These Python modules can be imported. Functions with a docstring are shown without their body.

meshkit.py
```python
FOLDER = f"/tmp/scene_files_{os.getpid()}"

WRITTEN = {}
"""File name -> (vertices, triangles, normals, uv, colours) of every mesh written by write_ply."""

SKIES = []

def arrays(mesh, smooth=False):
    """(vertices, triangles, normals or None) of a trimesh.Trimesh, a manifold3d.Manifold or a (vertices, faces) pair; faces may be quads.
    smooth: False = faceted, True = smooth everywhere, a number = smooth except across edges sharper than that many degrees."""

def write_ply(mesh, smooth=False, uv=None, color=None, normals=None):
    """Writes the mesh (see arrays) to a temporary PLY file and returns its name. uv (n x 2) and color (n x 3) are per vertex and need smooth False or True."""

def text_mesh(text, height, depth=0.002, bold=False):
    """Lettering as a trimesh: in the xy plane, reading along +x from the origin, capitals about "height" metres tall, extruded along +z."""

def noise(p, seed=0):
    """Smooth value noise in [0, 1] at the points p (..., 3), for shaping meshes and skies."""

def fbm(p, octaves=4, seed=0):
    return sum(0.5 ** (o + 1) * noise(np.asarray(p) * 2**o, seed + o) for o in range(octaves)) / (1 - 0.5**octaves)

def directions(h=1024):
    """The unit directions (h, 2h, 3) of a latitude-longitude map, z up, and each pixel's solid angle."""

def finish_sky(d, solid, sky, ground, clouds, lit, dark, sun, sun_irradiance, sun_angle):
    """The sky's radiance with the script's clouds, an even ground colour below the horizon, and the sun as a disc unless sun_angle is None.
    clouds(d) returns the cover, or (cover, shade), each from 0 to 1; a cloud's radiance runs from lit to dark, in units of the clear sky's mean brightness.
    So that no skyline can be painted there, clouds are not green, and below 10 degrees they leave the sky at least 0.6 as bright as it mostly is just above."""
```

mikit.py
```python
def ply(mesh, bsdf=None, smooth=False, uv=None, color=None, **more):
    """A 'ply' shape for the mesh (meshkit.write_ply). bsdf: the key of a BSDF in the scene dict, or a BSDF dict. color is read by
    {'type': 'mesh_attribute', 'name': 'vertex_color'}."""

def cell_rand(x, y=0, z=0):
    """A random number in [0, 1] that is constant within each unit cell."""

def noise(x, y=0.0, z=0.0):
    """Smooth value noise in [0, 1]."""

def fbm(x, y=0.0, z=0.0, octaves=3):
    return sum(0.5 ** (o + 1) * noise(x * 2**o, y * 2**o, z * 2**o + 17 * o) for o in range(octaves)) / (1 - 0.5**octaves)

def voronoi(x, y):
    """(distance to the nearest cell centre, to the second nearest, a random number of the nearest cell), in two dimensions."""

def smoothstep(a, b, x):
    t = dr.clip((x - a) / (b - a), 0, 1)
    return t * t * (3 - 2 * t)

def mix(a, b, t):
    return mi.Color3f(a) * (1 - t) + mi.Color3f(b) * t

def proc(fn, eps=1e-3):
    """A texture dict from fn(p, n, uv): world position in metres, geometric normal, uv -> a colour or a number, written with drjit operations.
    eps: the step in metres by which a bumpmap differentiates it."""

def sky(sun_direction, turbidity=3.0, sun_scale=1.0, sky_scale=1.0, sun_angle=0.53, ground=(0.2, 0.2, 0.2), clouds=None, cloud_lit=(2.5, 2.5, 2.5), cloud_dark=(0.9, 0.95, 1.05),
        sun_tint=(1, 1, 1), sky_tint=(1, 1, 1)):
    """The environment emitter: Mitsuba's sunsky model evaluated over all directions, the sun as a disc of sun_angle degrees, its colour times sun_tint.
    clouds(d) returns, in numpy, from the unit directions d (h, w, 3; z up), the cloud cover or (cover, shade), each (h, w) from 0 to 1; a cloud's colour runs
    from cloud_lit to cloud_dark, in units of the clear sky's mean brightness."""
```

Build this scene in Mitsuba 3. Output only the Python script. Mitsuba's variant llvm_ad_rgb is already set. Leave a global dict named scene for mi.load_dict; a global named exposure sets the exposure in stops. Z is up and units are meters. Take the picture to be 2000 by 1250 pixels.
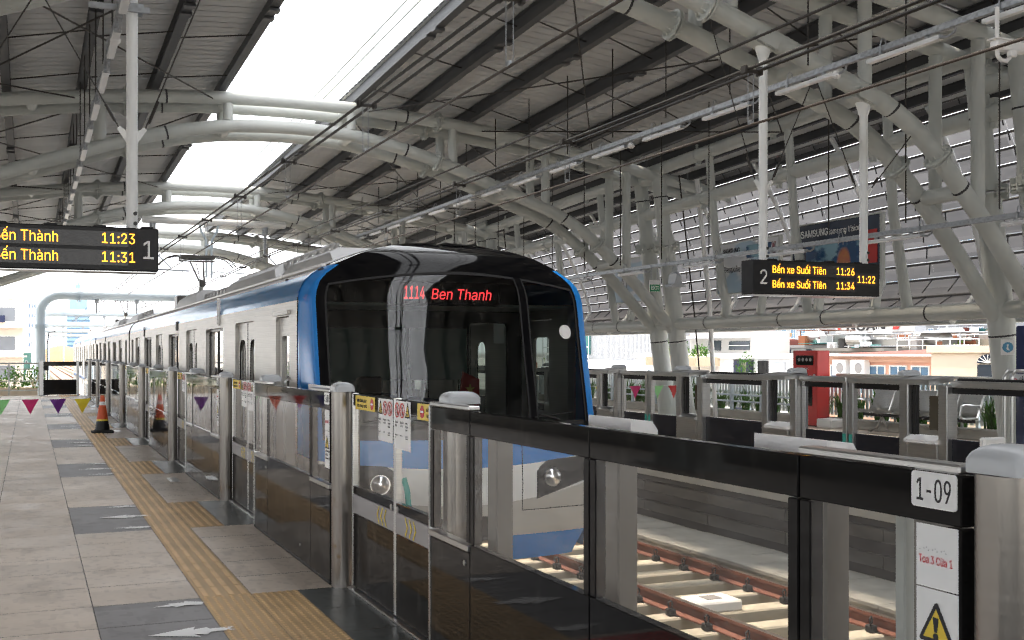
import math, random
import numpy as np, trimesh, mitsuba as mi, drjit as dr
import mikit, meshkit
from mikit import noise, fbm, smoothstep, mix, proc, cell_rand
from shapely.geometry import Polygon, box as sbox
from shapely.ops import unary_union
T4 = mi.ScalarTransform4f
rng = random.Random(7)
scene, labels = {}, {}

# ------------------------------------------------------------------ camera, sky, exposure
YAW, FPX, CAMH = math.radians(23.08), 2213.0, 1.6
exposure = 3.86
scene['camera'] = {'type': 'perspective', 'fov': 2 * math.degrees(math.atan(1000 / FPX)), 'fov_axis': 'x',
                   'near_clip': 0.05, 'far_clip': 5000.0, 'principal_point_offset_y': -65 / 1250.0,
                   'to_world': T4().look_at(origin=[0, 0, CAMH], target=[math.sin(YAW), math.cos(YAW), CAMH], up=[0, 0, 1])}
scene['sky'] = mikit.sky((-0.21, 0.16, 1.0), turbidity=4, sun_scale=0.25, sun_angle=2.2, ground=(0.35, 0.34, 0.33),
                         clouds=lambda d: np.full(d.shape[:2], 0.92), cloud_lit=(1.5, 1.5, 1.5), cloud_dark=(1.0, 1.0, 1.0))

# ------------------------------------------------------------------ materials
def rgb(*c): return {'type': 'rgb', 'value': list(c)}
def mat(key, color, rough=0.5, metal=0.0, spec=0.5, bump=None, bscale=0.002, **kw):
    c = proc(color) if callable(color) else rgb(*color)
    r = proc(rough) if callable(rough) else float(rough)
    b = {'type': 'principled', 'base_color': c, 'roughness': r, 'metallic': float(metal), 'specular': float(spec), **kw}
    if bump is not None:
        b = {'type': 'bumpmap', 'tex': proc(bump), 'scale': bscale, 'bsdf': b}
    scene['m_' + key] = {'type': 'twosided', 'bsdf': b}
def var(c, amt=0.15, f=1.5, oct=4):          # gentle mottling of one paint colour
    return lambda p, n, uv: mi.Color3f(*c) * (1 - amt + 2 * amt * fbm(p.x * f, p.y * f, p.z * f, oct))
def tilecol(c, amt=0.10):
    def f(p, n, uv):
        g = cell_rand(p.y / 0.6225 + 0.01, (p.x - 0.37) / 0.66, 3)
        s = fbm(p.x * 2.2, p.y * 0.9, 0, 4)
        d = fbm(p.x * 40, p.y * 40, 0, 2)
        w = smoothstep(.58, .74, fbm(p.x * 5.5 + 3, p.y * 2.5, 1.7, 5)) * .16 + smoothstep(.70, .78, noise(p.x * 23, p.y * 17, 2)) * .10
        return mi.Color3f(*c) * (1 - 1.3 * amt + 1.6 * amt * g) * (0.84 + 0.26 * s + 0.08 * d) * (1 - w)
    return f
mat('tile', tilecol((.58, .50, .425)), lambda p, n, uv: 0.32 + 0.25 * fbm(p.x * 3, p.y * 3, 0, 3))
mat('tile_dark', tilecol((.215, .208, .212)), 0.45)
mat('tile_edge', tilecol((.075, .085, .085)), 0.3)
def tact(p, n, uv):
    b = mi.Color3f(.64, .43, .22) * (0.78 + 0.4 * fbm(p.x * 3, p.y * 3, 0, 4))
    return b * (0.70 + 0.30 * smoothstep(.0005, .004, p.z))  # low parts darker: groove dirt and shading between bars, painted into the colour
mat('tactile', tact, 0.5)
mat('slab', var((.07, .066, .06), .15), .8)
mat('marking', var((.78, .78, .78), .05, 20), 0.5)
mat('steel', lambda p, n, uv: mi.Color3f(.50, .52, .495) * (0.80 + 0.24 * fbm(p.x * 1.2, p.y * 1.2, p.z * 1.2, 4) + .12 * fbm(p.x * 9, p.y * 9, p.z * 1.5, 3)), lambda p, n, uv: .3 + .25 * fbm(p.x * 3, p.y * 3, p.z * 3, 3))
mat('steel_white', var((.78, .79, .78), .05), 0.35)
mat('band', (.035, .037, .04), 0.5)
mat('purlin', var((.055, .058, .062), .2, 2), 0.5)
mat('roofsheet', lambda p, n, uv: mi.Color3f(.49, .50, .50) * (0.86 + 0.28 * fbm(p.x * .5, p.y * 3, 0, 4)), 0.55)
mat('galv', lambda p, n, uv: mi.Color3f(.36, .38, .40) * (0.75 + 0.5 * noise(p.x * 30, p.y * 30, p.z * 30)), 0.42, 0.6)
def brushed(p, n, uv): return 0.20 + 0.10 * noise(p.x * 6, p.y * 6, p.z * 260)
mat('inox', lambda p, n, uv: mi.Color3f(.63, .63, .62) * (0.86 + 0.2 * noise(p.x * 4, p.y * 4, p.z * 180)), brushed, 0.95)
mat('inox_post', lambda p, n, uv: mix((.34, .32, .295), (.26, .18, .10), smoothstep(.60, .78, fbm(p.x * 9, p.y * 9, p.z * 7, 4)) * smoothstep(1.0, .2, p.z)), brushed, 0.9)
mat('cap', (.46, .48, .50), 0.3)
mat('black_gloss', lambda p, n, uv: mix((.010, .0098, .010), (.05, .047, .042), smoothstep(.50, .85, fbm(p.x * 4, p.y * 9, p.z * 5, 4)) * .35 + smoothstep(.22, .02, p.z) * .25 * fbm(p.x * 9, p.y * 9, p.z * 9, 3)), lambda p, n, uv: .025 + .05 * smoothstep(.5, .8, fbm(p.x * 6, p.y * 6, p.z * 4, 3)), 0, .18)
mat('black_matt', (.010, .010, .011), 0.42, 0, .35)
mat('black_navy', lambda p, n, uv: mi.Color3f(.012, .013, .02) * (0.6 + 0.9 * fbm(p.x * 2, p.y * 2, p.z * 5, 4)), 0.22)
mat('rubber', (.018, .018, .019), 0.75)
mat('greyband', (.30, .29, .29), 0.4)
mat('white', (.78, .78, .77), 0.4)
mat('white_gloss', (.80, .80, .80), 0.18)
mat('yellow', (.72, .52, .05), 0.4)
mat('red', (.55, .028, .022), 0.38)
mat('red_ink', (.55, .03, .04), 0.5)
mat('black_ink', (.02, .02, .022), 0.6)
mat('blue_ink', (.10, .30, .48), 0.5)
mat('concrete', lambda p, n, uv: mi.Color3f(.40, .385, .345) * (0.72 + 0.5 * fbm(p.x * 2.5, p.y * 2.5, p.z * 5, 5)), 0.85)
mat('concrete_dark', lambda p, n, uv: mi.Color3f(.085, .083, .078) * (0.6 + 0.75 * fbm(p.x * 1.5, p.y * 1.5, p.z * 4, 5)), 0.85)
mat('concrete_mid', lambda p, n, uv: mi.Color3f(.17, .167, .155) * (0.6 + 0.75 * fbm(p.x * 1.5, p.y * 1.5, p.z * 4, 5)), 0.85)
mat('sleeper', lambda p, n, uv: mi.Color3f(.47, .43, .345) * (0.80 + 0.22 * fbm(p.x * 5, p.y * 7, p.z * 9, 4) + .12 * cell_rand(p.y / .72, 3, 5)), 0.85)
mat('bed', lambda p, n, uv: mi.Color3f(.21, .195, .17) * (0.6 + 0.75 * fbm(p.x * 3, p.y * 3, 0, 5)), 0.9)
mat('railrust', lambda p, n, uv: mi.Color3f(.20, .075, .048) * (0.7 + 0.6 * fbm(p.x * 8, p.y * 2, p.z * 20, 4)), 0.6)
mat('railtop', (.35, .31, .28), 0.3, 0.8)
mat('wire', (.022, .019, .016), 0.5)
mat('wire_copper', (.055, .04, .03), 0.45)
mat('lamp', (.74, .75, .75), 0.3)
mat('portal', var((.50, .58, .64), .08), 0.4)
# train
mat('car_silver', lambda p, n, uv: mi.Color3f(.60, .585, .55) * (0.90 + 0.16 * noise(p.x * 2, p.y * 2, p.z * 120)), 0.30, 0.35)
mat('car_blue', (.016, .20, .58), 0.16, 0, .5, clearcoat=0.6, clearcoat_gloss=.95)
mat('car_band', (.03, .17, .40), 0.16, 0.2, .5, clearcoat=0.7, clearcoat_gloss=.97)
mat('car_white', (.86, .86, .84), 0.22, 0, .5, clearcoat=.5, clearcoat_gloss=.95)
mat('car_apron', (.52, .495, .45), 0.3)
mat('car_roof', var((.42, .42, .42), .1), 0.4)
mat('car_frame', (.05, .045, .04), 0.3)
mat('mask', (.005, .005, .006), 0.06, 0, .28)
mat('chrome', (.85, .85, .85), 0.14, 1.0)
mat('cab', (.10, .13, .125), 0.6)
mat('cab_dark', (.02, .022, .022), 0.5)
mat('blind', (.34, .42, .40), 0.7)
mat('ceiling_white', (.62, .62, .60), 0.5)
mat('seat', (.06, .10, .20), 0.5)
scene['m_glass'] = {'type': 'thindielectric', 'int_ior': 1.36, 'specular_transmittance': rgb(.94, .95, .94)}
scene['m_glass_dark'] = {'type': 'thindielectric', 'int_ior': 1.42, 'specular_transmittance': rgb(.20, .23, .22)}
scene['m_glass_car'] = {'type': 'thindielectric', 'int_ior': 1.5, 'specular_transmittance': rgb(.66, .68, .66)}
def emit(key, c):
    return {'type': 'area', 'radiance': rgb(*c)}

# ------------------------------------------------------------------ mesh helpers: a mesh is (vertices, triangles)
def cat(*ms):
    ms = [m for m in ms if m is not None]
    if len(ms) == 1 and isinstance(ms[0], list): ms = ms[0]
    vs, fs, n = [], [], 0
    for v, f in ms:
        vs.append(v); fs.append(np.asarray(f) + n); n += len(v)
    return np.vstack(vs), np.vstack(fs)
BF = np.array([[0,2,3],[0,3,1],[4,5,7],[4,7,6],[0,1,5],[0,5,4],[2,6,7],[2,7,3],[0,4,6],[0,6,2],[1,3,7],[1,7,5]])
def B(x0, x1, y0, y1, z0, z1):
    v = np.array([[x, y, z] for x in (x0, x1) for y in (y0, y1) for z in (z0, z1)], float)
    return v, BF[:, ::-1] if False else fix(v, BF)
def fix(v, f):
    t = trimesh.Trimesh(v, f, process=False)
    return f if t.volume > 0 else f[:, ::-1]
_c = []
for i in range(3):
    for s in np.ndindex(2, 2, 2):
        _c.append((i, s))
_S = np.array([[(1 if b else -1) for b in s] for i, s in _c], float)
_I = np.array([[0 if k == i else 1 for k in range(3)] for i, s in _c], float)
_hull = trimesh.convex.convex_hull(_S * (1 - 0.2 * _I)).faces
_hv = np.asarray(trimesh.convex.convex_hull(_S * (1 - 0.2 * _I)).vertices)
_map = [int(np.argmin(((_S * (1 - 0.2 * _I) - h) ** 2).sum(1))) for h in _hv]
CF = np.array(_map)[_hull]
def C(x0, x1, y0, y1, z0, z1, c=0.01):
    """chamfered box"""
    h = np.array([x1 - x0, y1 - y0, z1 - z0]) / 2
    c = min(c, .45 * h.min())
    return _S * (h - c * _I) + np.array([x0 + x1, y0 + y1, z0 + z1]) / 2, CF
def rot(m, ang, axis='z', about=(0, 0, 0)):
    a = math.radians(ang); c, s = math.cos(a), math.sin(a)
    R = {'z': [[c, -s, 0], [s, c, 0], [0, 0, 1]], 'y': [[c, 0, s], [0, 1, 0], [-s, 0, c]], 'x': [[1, 0, 0], [0, c, -s], [0, s, c]]}[axis]
    o = np.array(about, float)
    return (m[0] - o) @ np.array(R).T + o, m[1]
def mv(m, dx=0, dy=0, dz=0): return m[0] + np.array([dx, dy, dz], float), m[1]
def mirx(m, c):
    v = m[0].copy(); v[:, 0] = 2 * c - v[:, 0]; return v, np.asarray(m[1])[:, ::-1]
def miry(m, c):
    v = m[0].copy(); v[:, 1] = 2 * c - v[:, 1]; return v, np.asarray(m[1])[:, ::-1]
def tube(path, r, n=12, caps=True):
    p = np.asarray(path, float); r = np.broadcast_to(np.asarray(r, float), (len(p),))
    t = np.gradient(p, axis=0); t /= np.linalg.norm(t, axis=1, keepdims=True) + 1e-12
    u = np.cross(t[0], [0, 0, 1] if abs(t[0][2]) < .9 else [0, 1, 0]); u /= np.linalg.norm(u)
    a = np.arange(n) * 2 * math.pi / n; vs = []
    for k in range(len(p)):
        u = u - t[k] * (u @ t[k]); u /= np.linalg.norm(u); w = np.cross(t[k], u)
        vs.append(p[k] + r[k] * (np.cos(a)[:, None] * u + np.sin(a)[:, None] * w))
    f = []
    i = np.arange(n); j = (i + 1) % n
    for k in range(len(p) - 1):
        f += [np.stack([k*n+i, k*n+j, (k+1)*n+j], 1), np.stack([k*n+i, (k+1)*n+j, (k+1)*n+i], 1)]
    v = np.vstack(vs)
    if caps:
        m = len(v); v = np.vstack([v, p[:1], p[-1:]])
        f += [np.stack([j, i, i*0+m], 1), np.stack([(len(p)-1)*n+i, (len(p)-1)*n+j, i*0+m+1], 1)]
    return v, np.vstack(f)
def rod(a, b, r, n=8): return tube([a, b], r, n)
def ring(c, axis, r, h, n=20): 
    a = np.array(axis, float); a /= np.linalg.norm(a); c = np.array(c, float)
    return tube([c - a*h/2, c + a*h/2], r, n)
def prism(pts, a, b, axis='y', holes=()):
    """polygon given in the two other axes (order x,y,z), extruded along axis from a to b"""
    poly = pts if not isinstance(pts, (list, tuple, np.ndarray)) else Polygon(pts, holes)
    ms = []
    for g in getattr(poly, 'geoms', [poly]):
        t = trimesh.creation.extrude_polygon(g, b - a, engine='earcut')
        v = np.array(t.vertices); u, w, h = v[:, 0], v[:, 1], v[:, 2] + a
        v = np.stack({'y': [u, h, w], 'x': [h, u, w], 'z': [u, w, h]}[axis], 1)
        ms.append((v, fix(v, np.array(t.faces))))
    return cat(ms)
def rrect(x0, y0, x1, y1, r): return sbox(x0 + r, y0 + r, x1 - r, y1 - r).buffer(r, quad_segs=4)
def rect3(o, u, w):
    o, u, w = (np.array(q, float) for q in (o, u, w))
    return np.array([o, o + u, o + u + w, o + w]), np.array([[0, 1, 2], [0, 2, 3]])
_txt = {}
def text(s, h, o, right, up, depth=.002, shear=0, sx=1.0, bold=False, center=False):
    k = (s, h, depth, bold)
    if k not in _txt:
        m = meshkit.text_mesh(s, h, depth, bold); _txt[k] = (np.array(m.vertices), np.array(m.faces))
    v, f = _txt[k]; v = v.copy()
    if center: v[:, 0] -= v[:, 0].max() / 2
    v[:, 0] = (v[:, 0] + shear * v[:, 1]) * sx
    r, u = np.array(right, float), np.array(up, float); nrm = np.cross(r, u)
    return np.array(o, float) + v[:, :1] * r + v[:, 1:2] * u + v[:, 2:] * nrm, f
def disc(c, right, up, r, depth=.002, n=24, r0=0):
    p = Polygon([(math.cos(a) * r, math.sin(a) * r) for a in np.arange(n) * 2 * math.pi / n])
    if r0: p = p.difference(Polygon([(math.cos(a) * r0, math.sin(a) * r0) for a in np.arange(n) * 2 * math.pi / n]))
    return flat(p, c, right, up, depth)
def flat(poly, o, right, up, depth=.002):
    """a thin sheet of polygon poly drawn in the plane of right and up, raised along their normal"""
    if isinstance(poly, (list, tuple)): poly = Polygon(poly)
    r, u = np.array(right, float), np.array(up, float); nrm = np.cross(r, u); ms = []
    for g in getattr(poly, 'geoms', [poly]):
        t = trimesh.creation.extrude_polygon(g, depth, engine='earcut'); v = np.array(t.vertices)
        ms.append((np.array(o, float) + v[:, :1] * r + v[:, 1:2] * u + v[:, 2:] * nrm, np.array(t.faces)))
    return cat(ms)
# ------------------------------------------------------------------ entries of the scene
_used = {}
def uniq(k):
    n = _used.get(k, -1) + 1; _used[k] = n
    return k if n == 0 else f'{k}_{n:03d}'
def thing(name, label=None, cat_=None, group=None, kind=None):
    k = uniq(name); d = {}
    if label: d['label'] = label
    if cat_: d['category'] = cat_
    if group: d['group'] = group
    if kind: d['kind'] = kind
    labels[k] = d
    return k
_plies = {}
def shape(mesh, m, smooth=False, em=None, tw=None):
    if isinstance(mesh, dict): d = dict(mesh)
    else: d = mikit.ply(mesh, 'm_' + m, smooth=smooth)
    if em is not None: d['emitter'] = em
    if tw is not None: d['to_world'] = tw
    return d
def part(parent, name, mesh, m, smooth=False, label=None, kind=None, em=None, tw=None):
    k = uniq(parent + '__' + name)
    scene[k] = shape(mesh, m, smooth, em, tw)
    d = {}
    if label: d['label'] = label
    if kind: d['kind'] = kind
    if d: labels[k] = d
    return k
def one(name, mesh, m, label, cat_, smooth=False, group=None, kind=None, em=None, tw=None):
    k = thing(name, label, cat_, group, kind); scene[k] = shape(mesh, m, smooth, em, tw); return k
X_, Y_, Z_ = (1, 0, 0), (0, 1, 0), (0, 0, 1); NY = (0, -1, 0); NX = (-1, 0, 0)
ORD = ['first', 'second', 'third', 'fourth', 'fifth', 'sixth', 'seventh', 'eighth', 'ninth', 'tenth', 'eleventh', 'twelfth', 'thirteenth', 'fourteenth',
       'fifteenth', 'sixteenth', 'seventeenth', 'eighteenth', 'nineteenth', 'twentieth'] + [f'{i}th' for i in range(21, 60)]
# ================================================================== ground, viaduct, platforms, tracks
st = lambda n, mesh, m, sm=False: scene.__setitem__(thing(n, kind='structure'), shape(mesh, m, sm))
mat('ground', lambda p, n, uv: mi.Color3f(.33, .32, .30) * (0.6 + 0.8 * fbm(p.x * .05, p.y * .05, 0, 5)), .9)
st('ground', rect3((-3000, -3000, -11), (6000, 0, 0), (0, 6000, 0)), 'ground')
PX, FX, FARX, YEND = 1.914, 9.22, 17.1, 46.5          # near screen face, far screen face, far edge of the far platform, platform end
pl = thing('platform', kind='structure')
scene[pl] = shape(B(-6.8, 2.16, -12, YEND, -1.5, -.0022), 'slab')
ROW, R0 = .6225, 7.62 - .6225 * 40
tiles_far = []
def rowy(k): return R0 + k * ROW
def doorrow(k): return (k - 37) % 8 < 3                # three rows in front of each door
def arrow_big():
    return Polygon([(-.31, 0), (-.04, .118), (-.06, .052), (.02, .082), (.03, .04), (.17, .045), (.135, 0), (.17, -.03), (.03, -.035), (.0, -.09), (-.07, -.048), (-.04, -.125)])
def arrow_small():
    return Polygon([(.17, .02), (.06, .085), (.05, .05), (-.06, .045), (-.03, .02), (-.15, -.02), (-.02, -.035), (-.01, -.07), (.05, -.03), (.15, -.055)])
ndoor = 0
for k in range(34, 106):
    y0, y1 = rowy(k), min(rowy(k + 1), YEND)
    if y0 >= YEND: break
    near = y1 < 19.5 and y0 > 4.4
    row = []
    for c in range(10):
        x1 = 1.03 - .66 * c; x0 = x1 - .66
        dark = c == 0 and doorrow(k)
        if near and c > 3: 
            row.append((C(x0 + .003, x1 - .003, y0 + .007, y1 - .007, -.012, 0, .002), 'tile')); continue
        row.append((C(x0 + .003, x1 - .003, y0 + .007, y1 - .007, -.012, 0, .0022), 'tile_dark' if dark else 'tile'))
    if doorrow(k):
        row.append((C(1.672, 2.15, y0 + .007, y1 - .007, -.012, -.001, .002), 'tile_edge'))
    else:
        row.append((C(1.362, 2.15, y0 + .007, y1 - .007, -.012, -.001, .002), 'tile'))
    for m, t in row:
        if near: part(pl, 'tile', m, t)
        else: tiles_far.append((m, t))
    for h in range(2):
        for col in range(2 if doorrow(k) else 1):
            xa = 1.03 + .33 * col; xb = (1.36, 1.67)[col]; ya, yb = y0 + h * ROW / 2, y0 + (h + 1) * ROW / 2
            ms = [C(xa + .0015, xb - .0015, ya + .0015, yb - .0015, -.012, 0.0, .0015)]
            if doorrow(k) and k < 42:
                for i in range(6):
                    for j in range(6):
                        cx, cy = xa + (i + .5) * (xb - xa) / 6, ya + (j + .5) * ROW / 12
                        ms.append(tube([(cx, cy, 0), (cx, cy, .006)], [.0155, .010], 7))
            else:
                for i in range(4):
                    cx = xa + (i + .5) * (xb - xa) / 4
                    ms.append(C(cx - .017, cx + .017, ya + .012, yb - .012, -.004, .006, .004))
            m = cat(ms)
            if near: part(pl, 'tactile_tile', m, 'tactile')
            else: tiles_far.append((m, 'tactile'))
    if (k - 37) % 8 == 1:
        yc = (y0 + y1) / 2
        for dy, pol in ((0, arrow_big()), (.76, arrow_small()), (-.76, None)):
            if pol is None:
                m = miry(flat(arrow_small(), (0, 0, 0), X_, Y_, .001), 0); m = mv(m, .86, yc + dy, .0045)
            else: m = flat(pol, (.93 if dy == 0 else .86, yc + dy, .0045), X_, Y_, .001)
            part(pl, 'arrow', m, 'marking')
for t in ('tile', 'tile_dark', 'tile_edge', 'tactile'):
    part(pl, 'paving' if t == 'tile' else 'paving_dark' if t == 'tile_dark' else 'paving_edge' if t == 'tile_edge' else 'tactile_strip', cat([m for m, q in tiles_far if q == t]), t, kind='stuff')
part(pl, 'red_marking', B(.45, 1.02, 4.6, 5.66, .0042, .0056), 'red')
for y in (14.62, 24.4, 34.3):                             # small floor hatches with a steel rim
    part(pl, 'floor_hatch', cat(C(1.62, 1.74, y, y + .5, -.004, .004, .002), C(1.645, 1.715, y + .03, y + .47, .0, .006, .002)), 'inox')
part(pl, 'edge_beam', cat(C(2.02, 2.18, -12, YEND, -.30, -.02, .01)), 'concrete')

# ---- the two tracks
def track(x0, ya, yb, near):
    t = thing('railway_track', kind='structure')
    scene[t] = shape(cat(B(x0 - 1.6, x0 + (1.75 if near else 1.35), ya, yb, -1.70, -1.53)), 'bed')
    head = [(-.036, 0), (.036, 0), (.036, -.03), (.012, -.045), (.009, -.125), (.07, -.145), (.07, -.16), (-.07, -.16), (-.07, -.145), (-.009, -.125), (-.012, -.045), (-.036, -.03)]
    for s in (-.75, .75):
        part(t, 'rail', prism([(x0 + s + a, -1.08 + b) for a, b in head[::-1]], ya, yb, 'y'), 'railrust')
        part(t, 'rail_head', B(x0 + s - .03, x0 + s + .03, ya, yb, -1.0805, -1.0785), 'railtop')
    n = 0; far = []; clips = []
    y = 2.0
    while y < yb - 1:
        m = C(x0 - 1.3, x0 + 1.3, y - .14, y + .14, -1.54, -1.248, .018)
        if not near and y < 17 and n % 3 == 1:
            m = cat(m, C(x0 + .12, x0 + .55, y + .13, y + .42, -1.54, -1.36, .03), C(x0 - 1.05, x0 - .6, y + .14, y + .4, -1.54, -1.33, .03))
        if y < 24: part(t, 'sleeper', m, 'sleeper')
        else: far.append(m)
        if y < 24:
            for s in (-.75, .75):
                for q in (-1, 1):
                    cx = x0 + s + q * .115
                    clips.append(C(cx - .045, cx + .045, y - .05, y + .05, -1.245, -1.17, .012))
                    if q < 0: clips.append(tube([(cx - .03, y - .03, -1.18), (cx - .05, y - .03, -1.10), (cx + .0, y, -1.085), (cx + .04, y + .03, -1.12), (cx + .03, y + .03, -1.18)], .009, 6))
                clips.append(C(x0 + s - .09, x0 + s + .09, y - .09, y + .09, -1.25, -1.238, .004))
            if n % 2: clips.append(C(x0 - .12, x0 + .42, y + .13, y + .19, -1.40, -1.33, .01))
        y += .72; n += 1
    if far: part(t, 'sleeper_run', cat(far), 'sleeper', kind='stuff')
    part(t, 'rail_clip', cat(clips), 'rubber', kind='stuff')
    return t
track(3.85, -6, 300, True)
ft = track(7.27, -6, 300, False)
bx = thing('track_beacon', 'flat white box lying on the concrete sleepers between the rails', 'box')
scene[bx] = shape(C(6.72, 7.28, 10.55, 10.98, -1.25, -1.13, .02), 'white')
part(bx, 'label_plate', C(6.9, 7.1, 10.68, 10.86, -1.1285, -1.122, .002), 'greyband')
part(bx, 'slot', cat(B(6.712, 6.722, 10.62, 10.70, -1.21, -1.16), B(6.712, 6.722, 10.8, 10.88, -1.21, -1.16)), 'black_ink')

tr = thing('cable_trough', kind='structure')
scene[tr] = shape(B(8.36, 9.42, -6, 160, -1.6, -1.145), 'concrete')
for k in range(34):
    y = 3.4 + k * .62; d = rng.uniform(-.012, .012)
    part(tr, 'cover_slab', C(8.33 + d, 8.86 + d, y + .004, y + .614, -1.14, -1.085 + rng.uniform(-.006, .006), .008), 'concrete')
    part(tr, 'cover_slab', C(8.87, 9.40, y + .004, y + .614, -1.14, -1.095 + rng.uniform(-.006, .006), .008), 'concrete')
via = thing('viaduct_deck', kind='structure')
scene[via] = shape(cat(B(-.5, 9.5, -12, 320, -2.3, -1.60), B(.2, .5, YEND + .1, 320, -1.6, -.35), B(10.6, 10.9, YEND + .1, 320, -1.6, -.35), B(9.5, 10.9, YEND + .1, 320, -2.3, -1.6)), 'concrete')

# ---- far platform
fp = thing('platform', kind='structure')
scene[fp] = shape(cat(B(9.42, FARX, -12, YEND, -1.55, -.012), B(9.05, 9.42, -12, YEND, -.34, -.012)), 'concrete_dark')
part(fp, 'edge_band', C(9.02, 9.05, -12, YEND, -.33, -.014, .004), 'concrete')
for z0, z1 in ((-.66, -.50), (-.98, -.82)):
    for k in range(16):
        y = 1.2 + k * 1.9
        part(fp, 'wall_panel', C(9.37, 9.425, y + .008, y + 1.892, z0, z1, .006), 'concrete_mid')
part(fp, 'floor', B(9.05, FARX, -12, YEND, -.011, 0), 'tile')
for k in range(30):
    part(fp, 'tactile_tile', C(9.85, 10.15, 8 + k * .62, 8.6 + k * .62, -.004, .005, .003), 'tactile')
part(fp, 'kerb', C(16.0, 16.35, -12, YEND, 0, .20, .015), 'concrete')
# ================================================================== station roof
XC = 5.25
_ux = np.array([5.25, 6.64, 8.57, 10.48, 11.82, 13.93, 14.5, 16.7]); _uz = np.array([7.06, 7.03, 6.90, 6.69, 6.49, 6.09, 5.98, 5.58])
_lx = np.array([5.25, 6.3, 7.35, 8.7, 9.82, 10.9, 11.92, 13.2, 14.66, 14.95]); _lz = np.array([6.50, 6.46, 6.31, 5.97, 5.59, 5.2, 4.80, 3.85, 2.42, 2.1])
from scipy.interpolate import PchipInterpolator
_U, _L = PchipInterpolator(_ux, _uz), PchipInterpolator(_lx, _lz)
def UZ(x): return float(_U(min(XC + abs(x - XC), 16.7)))
def LZ(x): return float(_L(min(XC + abs(x - XC), 14.95)))
def DZ(y): return float(np.interp(y, [-30, 2, 13.8, 25, 36.3, 47.6, 60], [1.6, .78, .40, 0, -.35, -.65, -1.0]))
def lift(z, y): return z + DZ(y) * min(1, max(0, (z - 2.3) / 2.2))
FY = [13.35, 24.6, 35.9, 47.1]; PAIR = .9
COLX0, COLX1 = 15.27, 14.45                            # column foot and head
def colx(z): return COLX0 + (COLX1 - COLX0) * z / 6.0
pos = ['first (closest to the hanging signs)', 'second, whose legs stand beside the green exit sign', 'third', 'fourth, at the end of the roof']
frlab = ['pale grey double steel arch carrying the two hanging departure boards', 'pale grey double steel arch crossing right above the train nose', 'pale grey double steel arch crossing behind the pantograph', 'pale grey double steel arch at the open end of the roof']
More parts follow.
